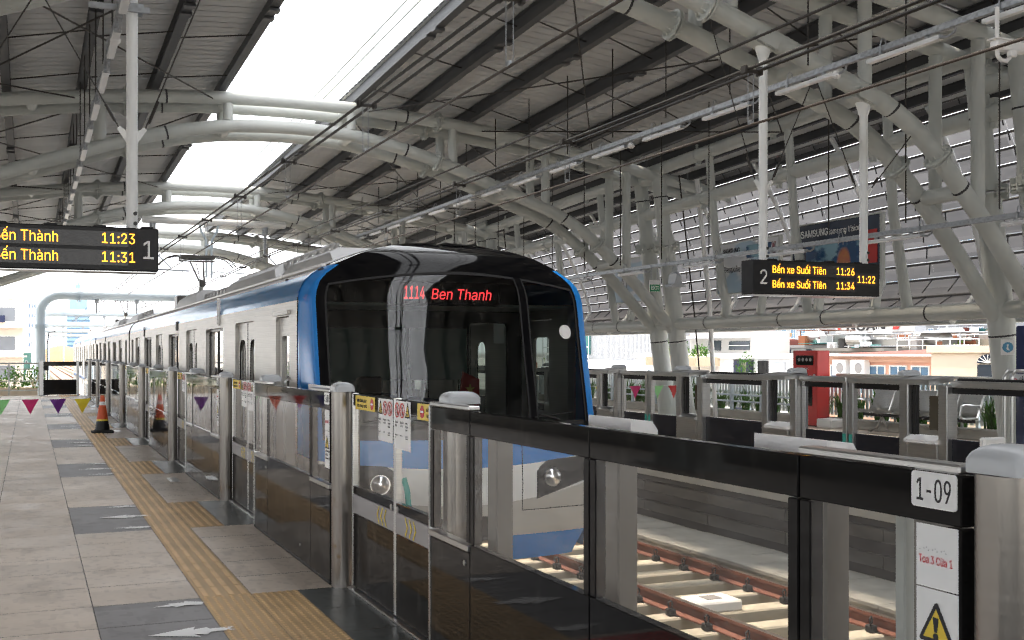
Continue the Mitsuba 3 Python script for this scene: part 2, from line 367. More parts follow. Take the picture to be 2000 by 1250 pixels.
for fi, fy in enumerate(FY):
    fr = thing('steel_arch', frlab[fi], 'roof arch', 'steel arches under the roof')
    for y in (fy, fy + PAIR):
        sm = 40
        xs = np.linspace(XC - 11.4, XC + 11.4, 49)
        part(fr, 'upper_chord', tube([(x, y, lift(UZ(x), y)) for x in xs], .138, 16), 'steel', sm)
        xs = np.concatenate([np.linspace(XC - 9.7, XC - 6, 10)[:-1], np.linspace(XC - 6, XC + 6, 36), np.linspace(XC + 6, XC + 9.7, 12)[1:]])
        part(fr, 'lower_arch', tube([(x, y, lift(LZ(x), y)) for x in xs], .140, 18), 'steel', sm)
        for s in (1, -1):
            f = lambda x: XC + s * (x - XC)
            zt = lift(UZ(14.45), y) + .1
            m = tube([(f(colx(z)), y, z) for z in (0, .3, 2.2, 3.9, 4.25)], [.25, .235, .222, .205, .205], 20)
            m2 = tube([(f(colx(z)), y, z) for z in (4.3, 4.7, zt)], [.24, .18, .175], 20)
            part(fr, 'column', m, 'steel', sm); part(fr, 'column_head', m2, 'steel', sm)
            fl = [ring((f(colx(4.28)), y, 4.28 + d), (-s * .13, 0, 1), .31, .025, 24) for d in (-.03, .03)]
            for a in range(10):
                an = a * math.pi / 5; cx, cy = f(colx(4.28)) + .27 * math.cos(an), y + .27 * math.sin(an)
                fl.append(rot(C(-.06, .06, -.008, .008, -.12, .12, .004), math.degrees(an), 'z')); fl[-1] = mv(fl[-1], cx, cy, 4.28)
            part(fr, 'flange', cat(fl), 'steel', 30)
            part(fr, 'strap', ring((f(colx(1.9)), y, 1.9), (-s * .13, 0, 1), .228, .03, 20), 'band', 40)
            part(fr, 'strap', ring((f(colx(5.5)), y, 5.5), (-s * .13, 0, 1), .184, .03, 20), 'band', 40)
            part(fr, 'base_plate', C(f(15.27) - .4, f(15.27) + .4, y - .38, y + .38, 0, .03, .01), 'steel')
            for fn, x in ((UZ, 8.62), (LZ, 8.62), (LZ, 12.75)):
                d = .05; tx, tz = s * 2 * d, fn(x + d) - fn(x - d); tt = np.array([tx, 0, tz]); tt /= np.linalg.norm(tt)
                c0 = np.array([f(x), y, lift(fn(x), y)])
                ms = [ring(c0 + tt * e, tt, .235, .022, 24) for e in (-.022, .022)]
                nn = np.array([-tt[2], 0, tt[0]])
                for a in range(10):
                    an = a * math.pi / 5; r_ = math.cos(an) * nn + np.array([0, math.sin(an), 0])
                    q = np.array([c0 + r_ * .135 - tt * .13, c0 + r_ * .228 - tt * .02, c0 + r_ * .228 + tt * .02, c0 + r_ * .135 + tt * .13])
                    w = np.cross(tt, r_) * .006
                    v = np.vstack([q + w, q - w]); ms.append((v, fix(v, np.array([[0,1,2],[0,2,3],[4,6,5],[4,7,6],[0,4,5],[0,5,1],[1,5,6],[1,6,2],[2,6,7],[2,7,3],[3,7,4],[3,4,0]]))))
                part(fr, 'flange', cat(ms), 'steel', 30)
                for e in ((-.75,) if x < 9 else (.45, -.9)):
                    c1 = np.array([f(x + e), y, lift(fn(x + e), y)])
                    part(fr, 'strap', ring(c1, tt, .147, .035, 20), 'band', 40)
        for x in (XC - 9, XC - 6.5, XC - 3.9, XC - 1.35, XC + 1.35, XC + 3.75, XC + 6.1, XC + 8.3):
            part(fr, 'strut', tube([(x, y, lift(LZ(x), y) + .12), (x, y, lift(UZ(x), y) - .12)], .105, 14), 'steel', sm)
    for x in (XC - 8, XC - 5.2, XC - 1.35, XC + 1.35, XC + 5.2, XC + 8.0):
        z = lift(LZ(x), fy)
        part(fr, 'cross_tube', tube([(x, fy, z), (x, fy + PAIR, z)], .12, 14), 'steel', 40)
        z = lift(UZ(x), fy)
        part(fr, 'cross_tube', tube([(x, fy, z), (x, fy + PAIR, z)], .11, 14), 'steel', 40)
    for z in (2.33, 6.0):
        part(fr, 'cross_tube', tube([(colx(z), fy, z), (colx(z), fy + PAIR, z)], .15, 14), 'steel', 40)

# ---- roof skin and purlins
rf = thing('station_roof', 'grey ribbed steel roof on dark purlins with an open strip of sky along its middle', 'roof')
SKL, SKR = 3.88, 6.66
YB = [-26, -9.5, 2.0, 13.8, 25.05, 36.35, 48.6]
def RZ(x, y): return UZ(x) + .17 + DZ(y)
PURL = [3.80, 2.42, 1.0, -.42, -1.85, -3.3, -4.75, -6.2, 6.74, 8.08, 9.47, 10.86, 12.26, 13.6]
def sheet(x0, x1, y0, y1):
    pr = []; y = y0
    while y < y1 - .01:
        pr += [(y, 0), (y + .004, .06), (y + .030, .06), (y + .034, 0)]; y += .30
    pr.append((y1, 0)); pr = np.array(pr); xs = np.linspace(x0, x1, 7)
    v = np.array([[x, a, RZ(x, a) + .31 + b] for x in xs for a, b in pr]); n = len(pr)
    f = []
    for i in range(len(xs) - 1):
        a = i * n + np.arange(n - 1)
        f += [np.stack([a, a + n, a + n + 1], 1), np.stack([a, a + n + 1, a + 1], 1)]
    f = np.vstack(f); up = v + [0, 0, .03]
    return cat((v, f), (up, f[:, ::-1]))
def ibeam(x, ya, yb, h=.27, w=.15, z0=0.0):
    za, zb = RZ(x, ya) + z0, RZ(x, yb) + z0
    ms = []
    for lo, hi, hw in ((0, .016, w / 2), (h - .016, h, w / 2), (.016, h - .016, .008)):
        m = B(x - hw, x + hw, ya, yb, lo, hi); v = m[0].copy()
        v[:, 2] += np.where(v[:, 1] < (ya + yb) / 2, za, zb); ms.append((v, m[1]))
    return cat(ms)
for bi in range(len(YB) - 1):
    ya, yb = YB[bi], YB[bi + 1]
    edges = [-7.6, -4.75, -1.85, 1.0, SKL]; e2 = [SKR, 9.47, 12.26, 13.75]
    for ed in (edges, e2):
        for a, b in zip(ed[:-1], ed[1:]):
            if bi < 2 and a < -5: continue
            part(rf, 'roof_panel', sheet(a + .003, b - .003, ya + .01, yb - .01), 'roofsheet', 20)
    for x in PURL:
        part(rf, 'purlin', ibeam(x, ya + .01, yb - .01, .28 if abs(x - XC) > 1.6 else .34, .16, .01), 'purlin')
        if ya > 0:
            zm = RZ(x, (ya + yb) / 2)
            part(rf, 'splice_plate', cat(*[C(x - .095, x + .095, (ya + yb) / 2 + o - .1, (ya + yb) / 2 + o + .1, zm - .035, zm + .012, .004) for o in (-.25, .25)]), 'purlin')
    # edge trims of the sky strip and the thin cable pair beside it
    for x in (SKR - .30, SKR - .52):
        part(rf, 'edge_cable', tube([(x, ya, RZ(x, ya) + .42), (x, yb, RZ(x, yb) + .42)], .016, 6), 'steel')
    # sag rods between purlins
    rods = []
    for j in range(4):
        y = ya + (j + .5) * (yb - ya) / 4
        for a, b in list(zip(PURL[:7], PURL[1:8])) + list(zip(PURL[8:13], PURL[9:14])):
            rods.append(rod((a, y, RZ(a, y) + .06), (b, y + .7, RZ(b, y) + .12), .014, 5))
    part(rf, 'tie_rod', cat(rods), 'wire', kind='stuff')
    # stepped outer strips with slits of daylight, down to the louvre wall
    for j, (x, dz) in enumerate(((14.12, .03), (14.72, -.09), (15.32, -.21), (15.92, -.35))):
        za, zb = RZ(13.7, ya) + .24 + dz, RZ(13.7, yb) + .24 + dz
        v = np.array([[x - .25, ya + .01, za], [x + .22, ya + .01, za - .09], [x + .22, yb - .01, zb - .09], [x - .25, yb - .01, zb]])
        m = cat((v, np.array([[0, 1, 2], [0, 2, 3]])), (v - [0, 0, .02], np.array([[0, 2, 1], [0, 3, 2]])))
        part(rf, 'slit_panel', m, 'roofsheet')
        if j % 2 == 0 or True:
            m = ibeam(x + .27, ya + .01, yb - .01, .20, .10, 0); vv = m[0].copy()
            vv[:, 2] += -RZ(x + .27, 0) + RZ(13.7, 0) - .06 + dz; part(rf, 'purlin', (vv, m[1]), 'purlin')
# hanger cables (thin rods from purlins) and bracing cables across the bays
for x, zb, ys in ((9.9, 5.58, np.arange(9, 46, 1.9)), (.94, 5.58, np.arange(9, 46, 1.9)), (12.75, 3.66, np.arange(8.4, 46, 1.88))):
    m = cat([rod((x, y, zb), (x, y, RZ(x, y) + .05), .0125, 5) for y in ys])
    part(rf, 'hanger_rod', m, 'wire', kind='stuff')
br = []
for fy in FY[:-1]:
    for s in (1, -1):
        f = lambda x: XC + s * (x - XC)
        for a, b in (((6.9, fy + .9), (12.6, fy + 11.2)), ((12.6, fy + .9), (6.9, fy + 11.2)), ((9.6, fy + .9), (14.3, fy + 6)), ((14.3, fy + 6), (9.6, fy + 11.2))):
            br.append(rod((f(a[0]), a[1], UZ(a[0]) + DZ(a[1]) - .05), (f(b[0]), b[1], UZ(b[0]) + DZ(b[1]) - .05), .016, 5))
part(rf, 'bracing_cable', cat(br), 'wire', kind='stuff')

# ---- long tubes that tie the columns together along the far platform
for z, r, lab, nm in ((6.16, .15, 'pale grey tube joining the column heads just below the roof', 'ring_tube'), (5.15, .15, 'pale grey clamped tube running along the top of the louvre wall', 'ring_tube'), (2.33, .148, 'pale grey banded tube running along the columns just above the open view', 'ring_tube')):
    t = thing(nm, lab, 'steel tube'); x = colx(z)
    zz = lambda y: lift(z, y) if z > 4 else z
    xx = x if z < 6.1 else 14.42
    ys = [4, 8, 13.8, 19.4, 25, 30.6, 36.3, 42, 48]
    part(t, 'tube', tube([(xx, y, zz(y)) for y in ys], r, 18), 'steel', 40)
    bands = np.arange(8.6, 47, 1.45) if z < 3 else np.arange(8.2, 47, 2.9)
    for i, y in enumerate(bands):
        if z < 3: part(t, 'strap', ring((xx, y, zz(y)), Y_, r + .006, .03 if i % 3 else .09, 20), 'band' if i % 3 else 'steel', 40)
        else:
            part(t, 'clamp', cat(ring((xx, y, zz(y)), Y_, r + .012, .04, 20), C(xx - .05, xx + .05, y - .05, y + .05, zz(y) + r, zz(y) + r + .1, .006), C(xx - .05, xx + .05, y - .05, y + .05, zz(y) - r - .1, zz(y) - r, .006)), 'steel', 40)
# ---- louvre wall on the street side of the far platform
LP = [(16.10, 6.10), (16.34, 5.78), (16.56, 5.44), (16.78, 5.08), (16.98, 4.70), (17.16, 4.31), (17.32, 3.91), (17.45, 3.50), (17.55, 3.08), (17.36, 2.74), (17.05, 2.46), (16.72, 2.20)]
mat('rail_grey', (.13, .13, .13), .5)
mat('louvre', lambda p, n, uv: mi.Color3f(.30, .30, .31) * (0.9 + 0.2 * fbm(p.x * 2, p.y * .6, p.z * 2, 3)), .45)
scene['m_perf'] = {'type': 'twosided', 'bsdf': {'type': 'principled', 'base_color': rgb(.30, .30, .31), 'roughness': .5}}
scene['m_perfsheet'] = {'type': 'principledthin', 'base_color': proc(lambda p, n, uv: mi.Color3f(.27, .27, .282) * (.72 + .5 * cell_rand(p.y / 1.43, p.z / .33, 4)) * (.9 + .2 * fbm(p.x * 3, p.y * 1.5, p.z * 6, 3))), 'roughness': .5, 'diff_trans': .7, 'spec_trans': 0.0}
nbay = 0
_lp = np.array(LP[:9]); _s = np.concatenate([[0], np.cumsum(np.linalg.norm(np.diff(_lp, axis=0), axis=1))])
_t = np.linspace(0, _s[-1], 12)
LP = list(zip(np.interp(_t, _s, _lp[:, 0]), np.interp(_t, _s, _lp[:, 1]))) + LP[9:]
NUP = 11
for y0 in np.arange(5.6, 47, 2.86):
    lw = thing('louvre_bay', f'grey perforated louvre bay, {ORD[nbay]} of the street-side wall counted from the hanging sign end', 'louvre', 'louvre bays of the street-side wall'); nbay += 1
    y1 = y0 + 2.86
    for i in range(len(LP) - 1):
        (xa, za), (xb, zb) = LP[i], LP[i + 1]
        for (ya, yb) in (((y0 + .001, y0 + 1.429), (y0 + 1.431, y1 - .001)) if y0 > 8 and y0 < 36 else ((y0 + .001, y1 - .001),)):
            if i < NUP:                                    # tilted slats: the lower edge leans inward, leaving a bright slot
                p0, p1 = (xa + .02, za - .005), (xb - .035, zb + .036)
            else:
                p0, p1 = (xa, za - .01), (xb, zb + .02)
            v = np.array([[p0[0], ya, lift(p0[1], ya)], [p0[0], yb, lift(p0[1], yb)], [p1[0], yb, lift(p1[1], yb)], [p1[0], ya, lift(p1[1], ya)]])
            part(lw, 'slat', (v, np.array([[0, 1, 2], [0, 2, 3]])), 'perfsheet')
        part(lw, 'slat_rail', tube([(xa - .03, y0, lift(za, y0)), (xa - .03, y1, lift(za, y1))], .026, 8), 'rail_grey', 40)
    part(lw, 'slat_rail', tube([(LP[-1][0], y0, LP[-1][1]), (LP[-1][0], y1, LP[-1][1])], .035, 8), 'steel', 40)
    part(lw, 'rib', tube([(x - .10, y0, lift(z, y0)) for x, z in LP], .055, 10), 'steel_white', 40)
    part(lw, 'clip', cat([rod((LP[i][0] - .05, y0 + q, lift(LP[i][1], y0) - .02), (LP[i + 1][0] - .12, y0 + q + .03, lift(LP[i + 1][1], y0) + .07), .014, 5) for i in range(len(LP) - 1) for q in (.7, 1.43, 2.15)]), 'purlin', kind='stuff')
npost = 0
for y in (16.4, 19.3, 22.25, 27.7, 30.6, 33.5, 39, 41.9, 44.8, 10.6, 8.0):
    one('facade_post', tube([(colx(2.33), y, 2.33), (colx(4.2) - .1, y, 4.2), (14.42, y, lift(6.1, y))], [.105, .095, .09], 14), 'steel',
        f'slanted pale grey post between the ring tubes, {ORD[npost]} in its row', 'post', 40, 'slanted posts of the street-side wall'); npost += 1
for i, y in enumerate((24.0, 35.3)):
    dp = thing('downpipe', 'thin beige downpipe beside the column pair ' + ('near the exit sign' if i == 0 else 'hidden behind the train nose'), 'pipe')
    scene[dp] = shape(tube([(15.75, y, 0), (15.55, y, 3.0), (15.2, y, 5.9)], .06, 10), 'steel_white', 40)
    part(dp, 'cable_run', tube([(15.45, y + .1, 0), (15.2, y + .1, 2.5), (14.75, y + .1, 6)], .02, 6), 'wire')

# ---- the street side of the near platform, out of the frame but mirrored in the glass: louvres, fence and kerb
lw = thing('louvre_wall', 'grey perforated louvre wall along the outer side of the near platform, seen mirrored in the glass', 'louvre')
mx = lambda x: 2 * XC - x
for i in range(len(LP) - 1):
    (xa, za), (xb, zb) = LP[i], LP[i + 1]
    p0, p1 = ((xa + .02, za - .005), (xb - .035, zb + .036)) if i < NUP else ((xa, za - .01), (xb, zb + .02))
    for mx, ya, yb in [(lambda x: 2 * XC - x, a, b) for a, b in ((-25, -9), (-9, 2), (2, 13.8), (13.8, 25), (25, 36.3), (36.3, 47.6))]:
        v = np.array([[mx(p0[0]), ya, lift(p0[1], ya)], [mx(p0[0]), yb, lift(p0[1], yb)], [mx(p1[0]), yb, lift(p1[1], yb)], [mx(p1[0]), ya, lift(p1[1], ya)]])
        part(lw, 'slat', (v, np.array([[0, 1, 2], [0, 2, 3]])), 'perfsheet')
nf = thing('slat_fence', 'pale slatted fence along the outer side of the near platform', 'fence')
mat('fence', (.62, .66, .68), .45)
scene[nf] = shape(cat(B(-6.2, -6.15, -12, YEND, .28, .33), B(-6.2, -6.15, -12, YEND, .95, 1.0)), 'fence')
part(nf, 'slat', cat([B(-6.15, -6.12, -12 + i * .13, -11.91 + i * .13, .2, 1.08) for i in range(450)]), 'fence', kind='stuff')
part(nf, 'kerb', B(-6.4, -5.7, -12, YEND, -.2, .2), 'concrete')
# ================================================================== trains
TX, HW, SC = 3.92, 1.51, 1.02
_pz = [-.46, 2.12, 2.2, 2.3, 2.38, 2.45, 2.52, 2.57, 2.605, 2.62]; _ph = [1.51, 1.51, 1.497, 1.455, 1.375, 1.22, .97, .72, .41, .02]
def hw(z): return float(np.interp(z, _pz, _ph))
_ny = PchipInterpolator([-.46, -.1, .3, .8, 1.6, 2.1, 2.35, 2.45, 2.52, 2.58, 2.605, 2.62], [10.30, 10.22, 10.19, 10.225, 10.40, 10.51, 10.565, 10.61, 10.70, 10.90, 11.08, 11.35])
def zm(z): return z + .12 * max(0., (z - 2.38) / .24) ** 1.15
def ynose(z): return float(_ny(z))
DN, NN = 1.05, 2.7
def npt(xi, z):
    a = min(abs(xi), 1.0)
    d = .20 * a * a + .34 * max(0., (a - .95) / .05) ** 2
    if z > 2.45: d *= max(0, (2.62 - z) / .17)
    x = TX + xi * hw(z)
    if z < .05: x = TX + xi * (hw(z) - .30 * (.05 - z) * 2 * a ** 4)
    return np.array([x, ynose(z) + d, zm(z)])
def nnorm(xi, z):
    e = 1e-3; x0, x1 = max(-.9995, xi - e), min(.9995, xi + e); z0, z1 = max(-.459, z - 4e-3), min(2.6195, z + 4e-3)
    n = np.cross(npt(x1, z) - npt(x0, z), npt(xi, z1) - npt(xi, z0)); n /= np.linalg.norm(n) + 1e-12
    return n
XI = np.unique(np.concatenate([np.linspace(-.8, .8, 33), np.sign(np.linspace(-1, 1, 2)) * 1.0, [s * q for s in (-1, 1) for q in (.83, .86, .89, .915, .93, .94, .95, .957, .964, .972, .98, .988, .994, .9995)]]))
def patch(xis, zfun, nz, off=0.0):
    """a piece of the nose skin over the columns xis between two heights given as functions of xi"""
    v, n = [], []
    for x in xis:
        za, zb = zfun(x)
        for k in range(nz + 1):
            z = za + (zb - za) * k / nz; q = nnorm(x, z); v.append(npt(x, z) + q * off); n.append(q)
    m = nz + 1; f = []
    for i in range(len(xis) - 1):
        a = i * m + np.arange(nz)
        f += [np.stack([a, a + m, a + m + 1], 1), np.stack([a, a + m + 1, a + 1], 1)]
    return np.array(v), np.vstack(f), np.array(n)
def npart(parent, name, pt, m, **k):
    d = {'type': 'ply', 'filename': meshkit.write_ply((pt[0], pt[1]), False, normals=pt[2]), 'face_normals': False, 'bsdf': {'type': 'ref', 'id': 'm_' + m}}
    return part(parent, name, d, m, **k)
def cols(a, b):
    c = XI[(XI > a + 1e-6) & (XI < b - 1e-6)]; return np.concatenate([[a], c, [b]])
CAR0 = [9.6, 31.0, 51.0]
def sidewall(openings, ya, yb):
    base = sbox(ya, -.40, yb, 2.12)
    return base.difference(unary_union(openings))
def car(idx):
    y0 = 20.4 * idx
    lab = ['blue and silver train car with the black glass cab front and red destination text', 'silver train car coupled behind the cab car, under the pantograph end', 'silver train car furthest along, beyond the end of the platform'][idx]
    t = thing('train_car', lab, 'train', 'cars of the train')
    ya, yb = (11.0, 30.95) if idx == 0 else (y0 + 11.0, y0 + 30.95)
    doors = [y0 + q for q in (13.97, 18.87, 23.77, 28.66)]; wins = [(y0 + q, w) for q, w in ((16.42, 1.62), (21.32, 1.62), (26.2, 1.62), (30.2, .62))]
    if idx: wins.append((y0 + 11.9, .62))
    op = [rrect(d - .66, .0, d + .66, 1.98, .07) for d in doors] + [rrect(w - s / 2, .80, w + s / 2, 1.95, .06) for w, s in wins]
    if idx == 0: op.append(rrect(11.38, .02, 12.05, 1.98, .05))
    wall = sidewall(op, ya, yb)
    for s in (-1, 1):
        x = TX + s * HW; xa, xb = (x, x + .09) if s < 0 else (x - .09, x)
        part(t, 'side_wall', prism(wall, xa, xb, 'x'), 'car_silver')
        for d in doors:
            for q in (-1, 1):
                leaf = sbox(min(d, d + q * .65), .02, max(d, d + q * .65), 1.975).difference(rrect(d + q * .36 - .17, .55, d + q * .36 + .17, 1.75, .12))
                k = part(t, 'door', prism(leaf, x - s * .075, x - s * .045, 'x') if s > 0 else prism(leaf, x + .045, x + .075, 'x'), 'car_silver')
                m = prism(rrect(d + q * .36 - .185, .535, d + q * .36 + .185, 1.765, .12).difference(rrect(d + q * .36 - .165, .555, d + q * .36 + .165, 1.745, .12)), x - s * .045 - .006, x - s * .045 + .006, 'x')
                part(k, 'gasket', m, 'rubber')
                part(k, 'pane', rect3((x - s * .06, d + q * .36 - .17, .55), (0, .34, 0), (0, 0, 1.2)), 'glass_car')
            part(t, 'door_seal', B(x - s * .06 - .02, x - s * .06 + .02, d - .006, d + .006, .02, 1.97), 'rubber')
        for w, sz in wins:
            k = part(t, 'window', prism(rrect(w - sz / 2, .80, w + sz / 2, 1.95, .06).difference(rrect(w - sz / 2 + .04, .84, w + sz / 2 - .04, 1.91, .05)), x - s * .07 - .02, x - s * .07 + .02, 'x'), 'car_frame')
            part(k, 'pane', rect3((x - s * .065, w - sz / 2 + .03, .83), (0, sz - .06, 0), (0, 0, 1.09)), 'glass_car')
            if sz > 1: part(k, 'mullion', B(x - s * .065 - .015, x - s * .065 + .015, w - .02, w + .02, .83, 1.92), 'car_frame')
        if idx == 0:
            k = part(t, 'cab_door', prism(sbox(11.39, .03, 12.04, 1.97).difference(rrect(11.50, .95, 11.93, 1.78, .05)), x - s * .06 - .02, x - s * .06 + .02, 'x'), 'car_silver', label='narrow cab door with two upright grab rails')
            part(k, 'pane', rect3((x - s * .06, 11.50, .95), (0, .43, 0), (0, 0, .83)), 'glass_car')
            part(t, 'rain_gutter', C(x + s * .001, x + s * .03, 11.34, 12.09, 2.0, 2.03, .006), 'car_silver')
            for yy in (11.33, 12.11):
                part(t, 'grab_rail', tube([(x, yy, .5), (x + s * .05, yy, .53), (x + s * .05, yy, 1.32), (x, yy, 1.35)], .014, 8), 'chrome', 40)
            part(t, 'marker_lamp', cat(prism(rrect(15.85, 1.98, 15.99, 2.36, .06), *( (x - .02, x) if s < 0 else (x, x + .02)), 'x'), *[tube([(x, 15.92, 2.02 + .045 * i), (x + s * .035, 15.92, 2.02 + .045 * i)], .016, 8) for i in range(8)]), 'steel_white')
        part(t, 'number_panel', B(*((x - .012, x) if s < 0 else (x, x + .012)), y0 + 20.6, y0 + 20.9, 2.0, 2.16), 'black_ink')
        part(t, 'rain_pipe', rod((x + s * .012, y0 + 26.9, 1.98), (x + s * .012, y0 + 26.9, 2.2), .012, 6), 'wire')
        # blue band, cant rail and roof side
        def skin(zs, nm, m, a=ya):
            pts = [(TX + s * hw(z), z) for z in zs]; v = np.array([[px_, yy, zm(z)] for px_, z in pts for yy in (a, yb)]); f = []
            for i in range(len(pts) - 1): f += [[2*i, 2*i+1, 2*i+3], [2*i, 2*i+3, 2*i+2]]
            f = np.array(f); part(t, nm, (v, f if s < 0 else f[:, ::-1]), m, True)
        skin([2.12, 2.14, 2.17, 2.2, 2.25, 2.3, 2.34, 2.38], 'blue_band', 'car_band')
        skin([2.38, 2.42, 2.45, 2.48, 2.52, 2.55, 2.57, 2.59, 2.605, 2.615, 2.62], 'roof_skin', 'car_roof')
        for i in range(26):
            part(t, 'bolt', C(TX + s * 1.18 - .03, TX + s * 1.18 + .03, ya + .6 + i * .7, ya + .68 + i * .7, 2.45, 2.49, .01), 'car_frame') if i % 4 == 0 else None
        part(t, 'gutter', C(TX + s * 1.25 - .03, TX + s * 1.25 + .03, ya, yb, 2.45, 2.485, .01), 'car_silver')
        part(t, 'seat_row', cat(*[cat(C(x - s * .12 - (.0 if s > 0 else 0) - .22, x - s * .12 + .22, d + .75, d + 3.95, .38, .48, .03), C(x - s * .12 - .05, x - s * .12 + .05, d + .75, d + 3.95, .48, .95, .03)) for d in doors[:3]]), 'seat')
        for q in range(3):
            part(t, 'pole', rod((x - s * .5, doors[q] + .72, 0), (x - s * .5, doors[q] + .72, 2.05), .017, 8), 'chrome')
    part(t, 'floor', B(TX - HW + .09, TX + HW - .09, ya, yb, -.08, 0), 'car_apron')
    part(t, 'ceiling', B(TX - HW + .09, TX + HW - .09, ya, yb, 2.08, 2.11), 'ceiling_white')
    endw = sbox(TX - HW + .02, -.38, TX + HW - .02, 2.1).difference(sbox(TX - .45, .02, TX + .45, 1.95))
    for yy in ((12.1,) if idx == 0 else (ya + .01,)) + (yb - .07,):
        if idx == 0 and yy < 13: continue
        part(t, 'end_wall', prism(endw, yy, yy + .06, 'y'), 'car_frame')
    part(t, 'gangway', cat(B(TX - .6, TX + .6, yb, yb + .44, -.05, -.02), B(TX - .62, TX - .6, yb, yb + .40, -.05, 2.1), B(TX + .6, TX + .62, yb, yb + .40, -.05, 2.1), B(TX - .62, TX + .62, yb, yb + .4, 2.08, 2.1)), 'rubber')
    part(t, 'bellows', prism(sbox(TX - 1.40, -.3, TX + 1.40, 2.35).difference(sbox(TX - 1.34, -.28, TX + 1.34, 2.3)), yb + .05, yb + .38, 'y'), 'car_frame')
    part(t, 'underframe', cat(C(TX - 1.3, TX + 1.3, ya + .3, yb - .2, -.42, -.1, .05), C(TX - 1.05, TX + 1.05, ya + 5.5, yb - 5.5, -.85, -.42, .05)), 'cab_dark')
    for yy in (ya + 1.6, ya + 3.7, yb - 3.7, yb - 1.6):
        part(t, 'wheelset', cat(*[ring((TX + s * .75, yy, -.66), X_, .42, .12, 24) for s in (-1, 1)], rod((TX - .75, yy, -.66), (TX + .75, yy, -.66), .07)), 'railrust', 40)
    # roof equipment
    def hood(a, b, w, h, z0=2.56):
        pr = [(TX - w, z0), (TX + w, z0), (TX + w - .05, z0 + h * .6), (TX + w - .2, z0 + h), (TX - w + .2, z0 + h), (TX - w + .05, z0 + h * .6)]
        m = prism(pr, a, b, 'y'); v = m[0].copy()
        for e, q in ((a, 1), (b, -1)):
            k = (np.abs(v[:, 1] - e) < 1e-6) & (v[:, 2] > z0 + .02); v[k, 1] += q * .55 * (v[k, 2] - z0) / h
        return v, m[1]
    if idx == 0: part(t, 'roof_fairing', hood(11.7, 14.4, .98, .20, 2.57), 'car_roof')
    part(t, 'air_conditioner', hood(y0 + 14.6, y0 + 18.8, 1.0, .24), 'car_roof')
    part(t, 'air_conditioner', hood(y0 + 22.2, y0 + 25.6, 1.0, .28), 'car_roof')
    ld = [C(TX - .80, TX - .74, y0 + 12.4 + i * .42, y0 + 12.54 + i * .42, 2.7, 2.80, .006) for i in range(15)] + [C(TX - .80, TX - .74, y0 + 19.6 + i * .40, y0 + 19.74 + i * .40, 2.62, 2.72, .006) for i in range(9)]
    ld += [rod((TX - .77, y0 + 12.3, 2.81), (TX - .77, y0 + 18.7, 2.81), .016, 6), rod((TX - .77, y0 + 19.5, 2.73), (TX - .77, y0 + 23.2, 2.73), .016, 6)]
    part(t, 'roof_walkway', cat(ld), 'car_roof', kind='stuff')
    part(t, 'equipment_box', C(TX - .75, TX + .2, y0 + 27.3, y0 + 27.9, 2.6, 2.95, .03), 'car_frame')
    if idx < 2:
        yp = [29.4, 53.4][idx]; zb = 2.6; zc = 4.06
        p = part(t, 'pantograph', cat(C(TX - .5, TX + .5, yp - .75, yp + .75, zb + .10, zb + .17, .02), *[tube([(TX + a, yp + b, zb - .02), (TX + a, yp + b, zb + .12)], .05, 10) for a in (-.45, .45) for b in (-.65, .65)]), 'car_frame')
        part(p, 'lower_arm', cat(tube([(TX, yp + .55, zb + .2), (TX, yp - .75, zb + .72)], [.05, .042], 10), rod((TX + .09, yp + .2, zb + .15), (TX + .03, yp - .7, zb + .66), .017, 6)), 'steel', 40)
        part(p, 'upper_arm', cat(*[tube([(TX + q * .05, yp - .75, zb + .72), (TX + q * .16, yp + .25, zc - .14)], .022, 8) for q in (-1, 1)], rod((TX - .02, yp - .6, zb + .78), (TX - .02, yp + .2, zc - .18), .012, 6), C(TX - .07, TX + .07, yp - .85, yp - .65, zb + .64, zb + .80, .02)), 'car_frame', 40)
        for b in (.02, .48):
            pth = [(TX + a, yp + b, zc + q) for a, q in ((-.95, -.26), (-.85, -.14), (-.72, -.05), (-.58, -.012), (-.45, 0), (.45, 0), (.58, -.012), (.72, -.05), (.85, -.14), (.95, -.26))]
            part(p, 'contact_strip', cat(tube(pth, .016, 8), C(TX - .42, TX + .42, yp + b - .025, yp + b + .025, zc - .075, zc + .016, .006)), 'car_frame', 40)
        part(p, 'cross_bar', cat(*[rod((TX + a, yp, zc - .07), (TX + a, yp + .5, zc - .07), .016, 6) for a in (-.4, .4)], rod((TX - .45, yp + .25, zc - .12), (TX + .45, yp + .25, zc - .12), .02, 8)), 'car_frame')
    if idx: return t
    # ---- cab front
    ce, cl = .905, .93
    zband = lambda x: .49 + .12 * x * x; zmask = lambda x: .79 - .02 * (1 - x * x); zwhite = lambda x: .13 + .22 * x * x; zskirt = lambda x: -.19
    top = lambda x: 2.62 - 1e-3
    WA, WB, WC, WD = -.865, .43, .50, .875
    wz0 = lambda x: .91; wz1 = lambda x: 2.38 - .17 * x * x
    mask = 'mask'
    npart(t, 'front_mask', patch(cols(-cl, ce), lambda x: (zmask(x), wz0(x)), 3), mask)
    npart(t, 'front_mask', patch(cols(-cl, ce), lambda x: (wz1(x), 2.44), 6), mask)
    npart(t, 'front_mask', patch(cols(-cl, WA), lambda x: (wz0(x), wz1(x)), 16), mask)
    npart(t, 'front_mask', patch(cols(WB, WC), lambda x: (wz0(x), wz1(x)), 16), mask)
    npart(t, 'front_mask', patch(cols(WD, ce), lambda x: (wz0(x), wz1(x)), 16), mask)
    npart(t, 'roof_dome', patch(cols(-.9995, .9995), lambda x: (2.44, 2.6195), 14), mask)
    npart(t, 'windscreen', patch(cols(WA, WB), lambda x: (wz0(x), wz1(x)), 16), 'glass_dark', label='wide curved windscreen with the red destination text behind it')
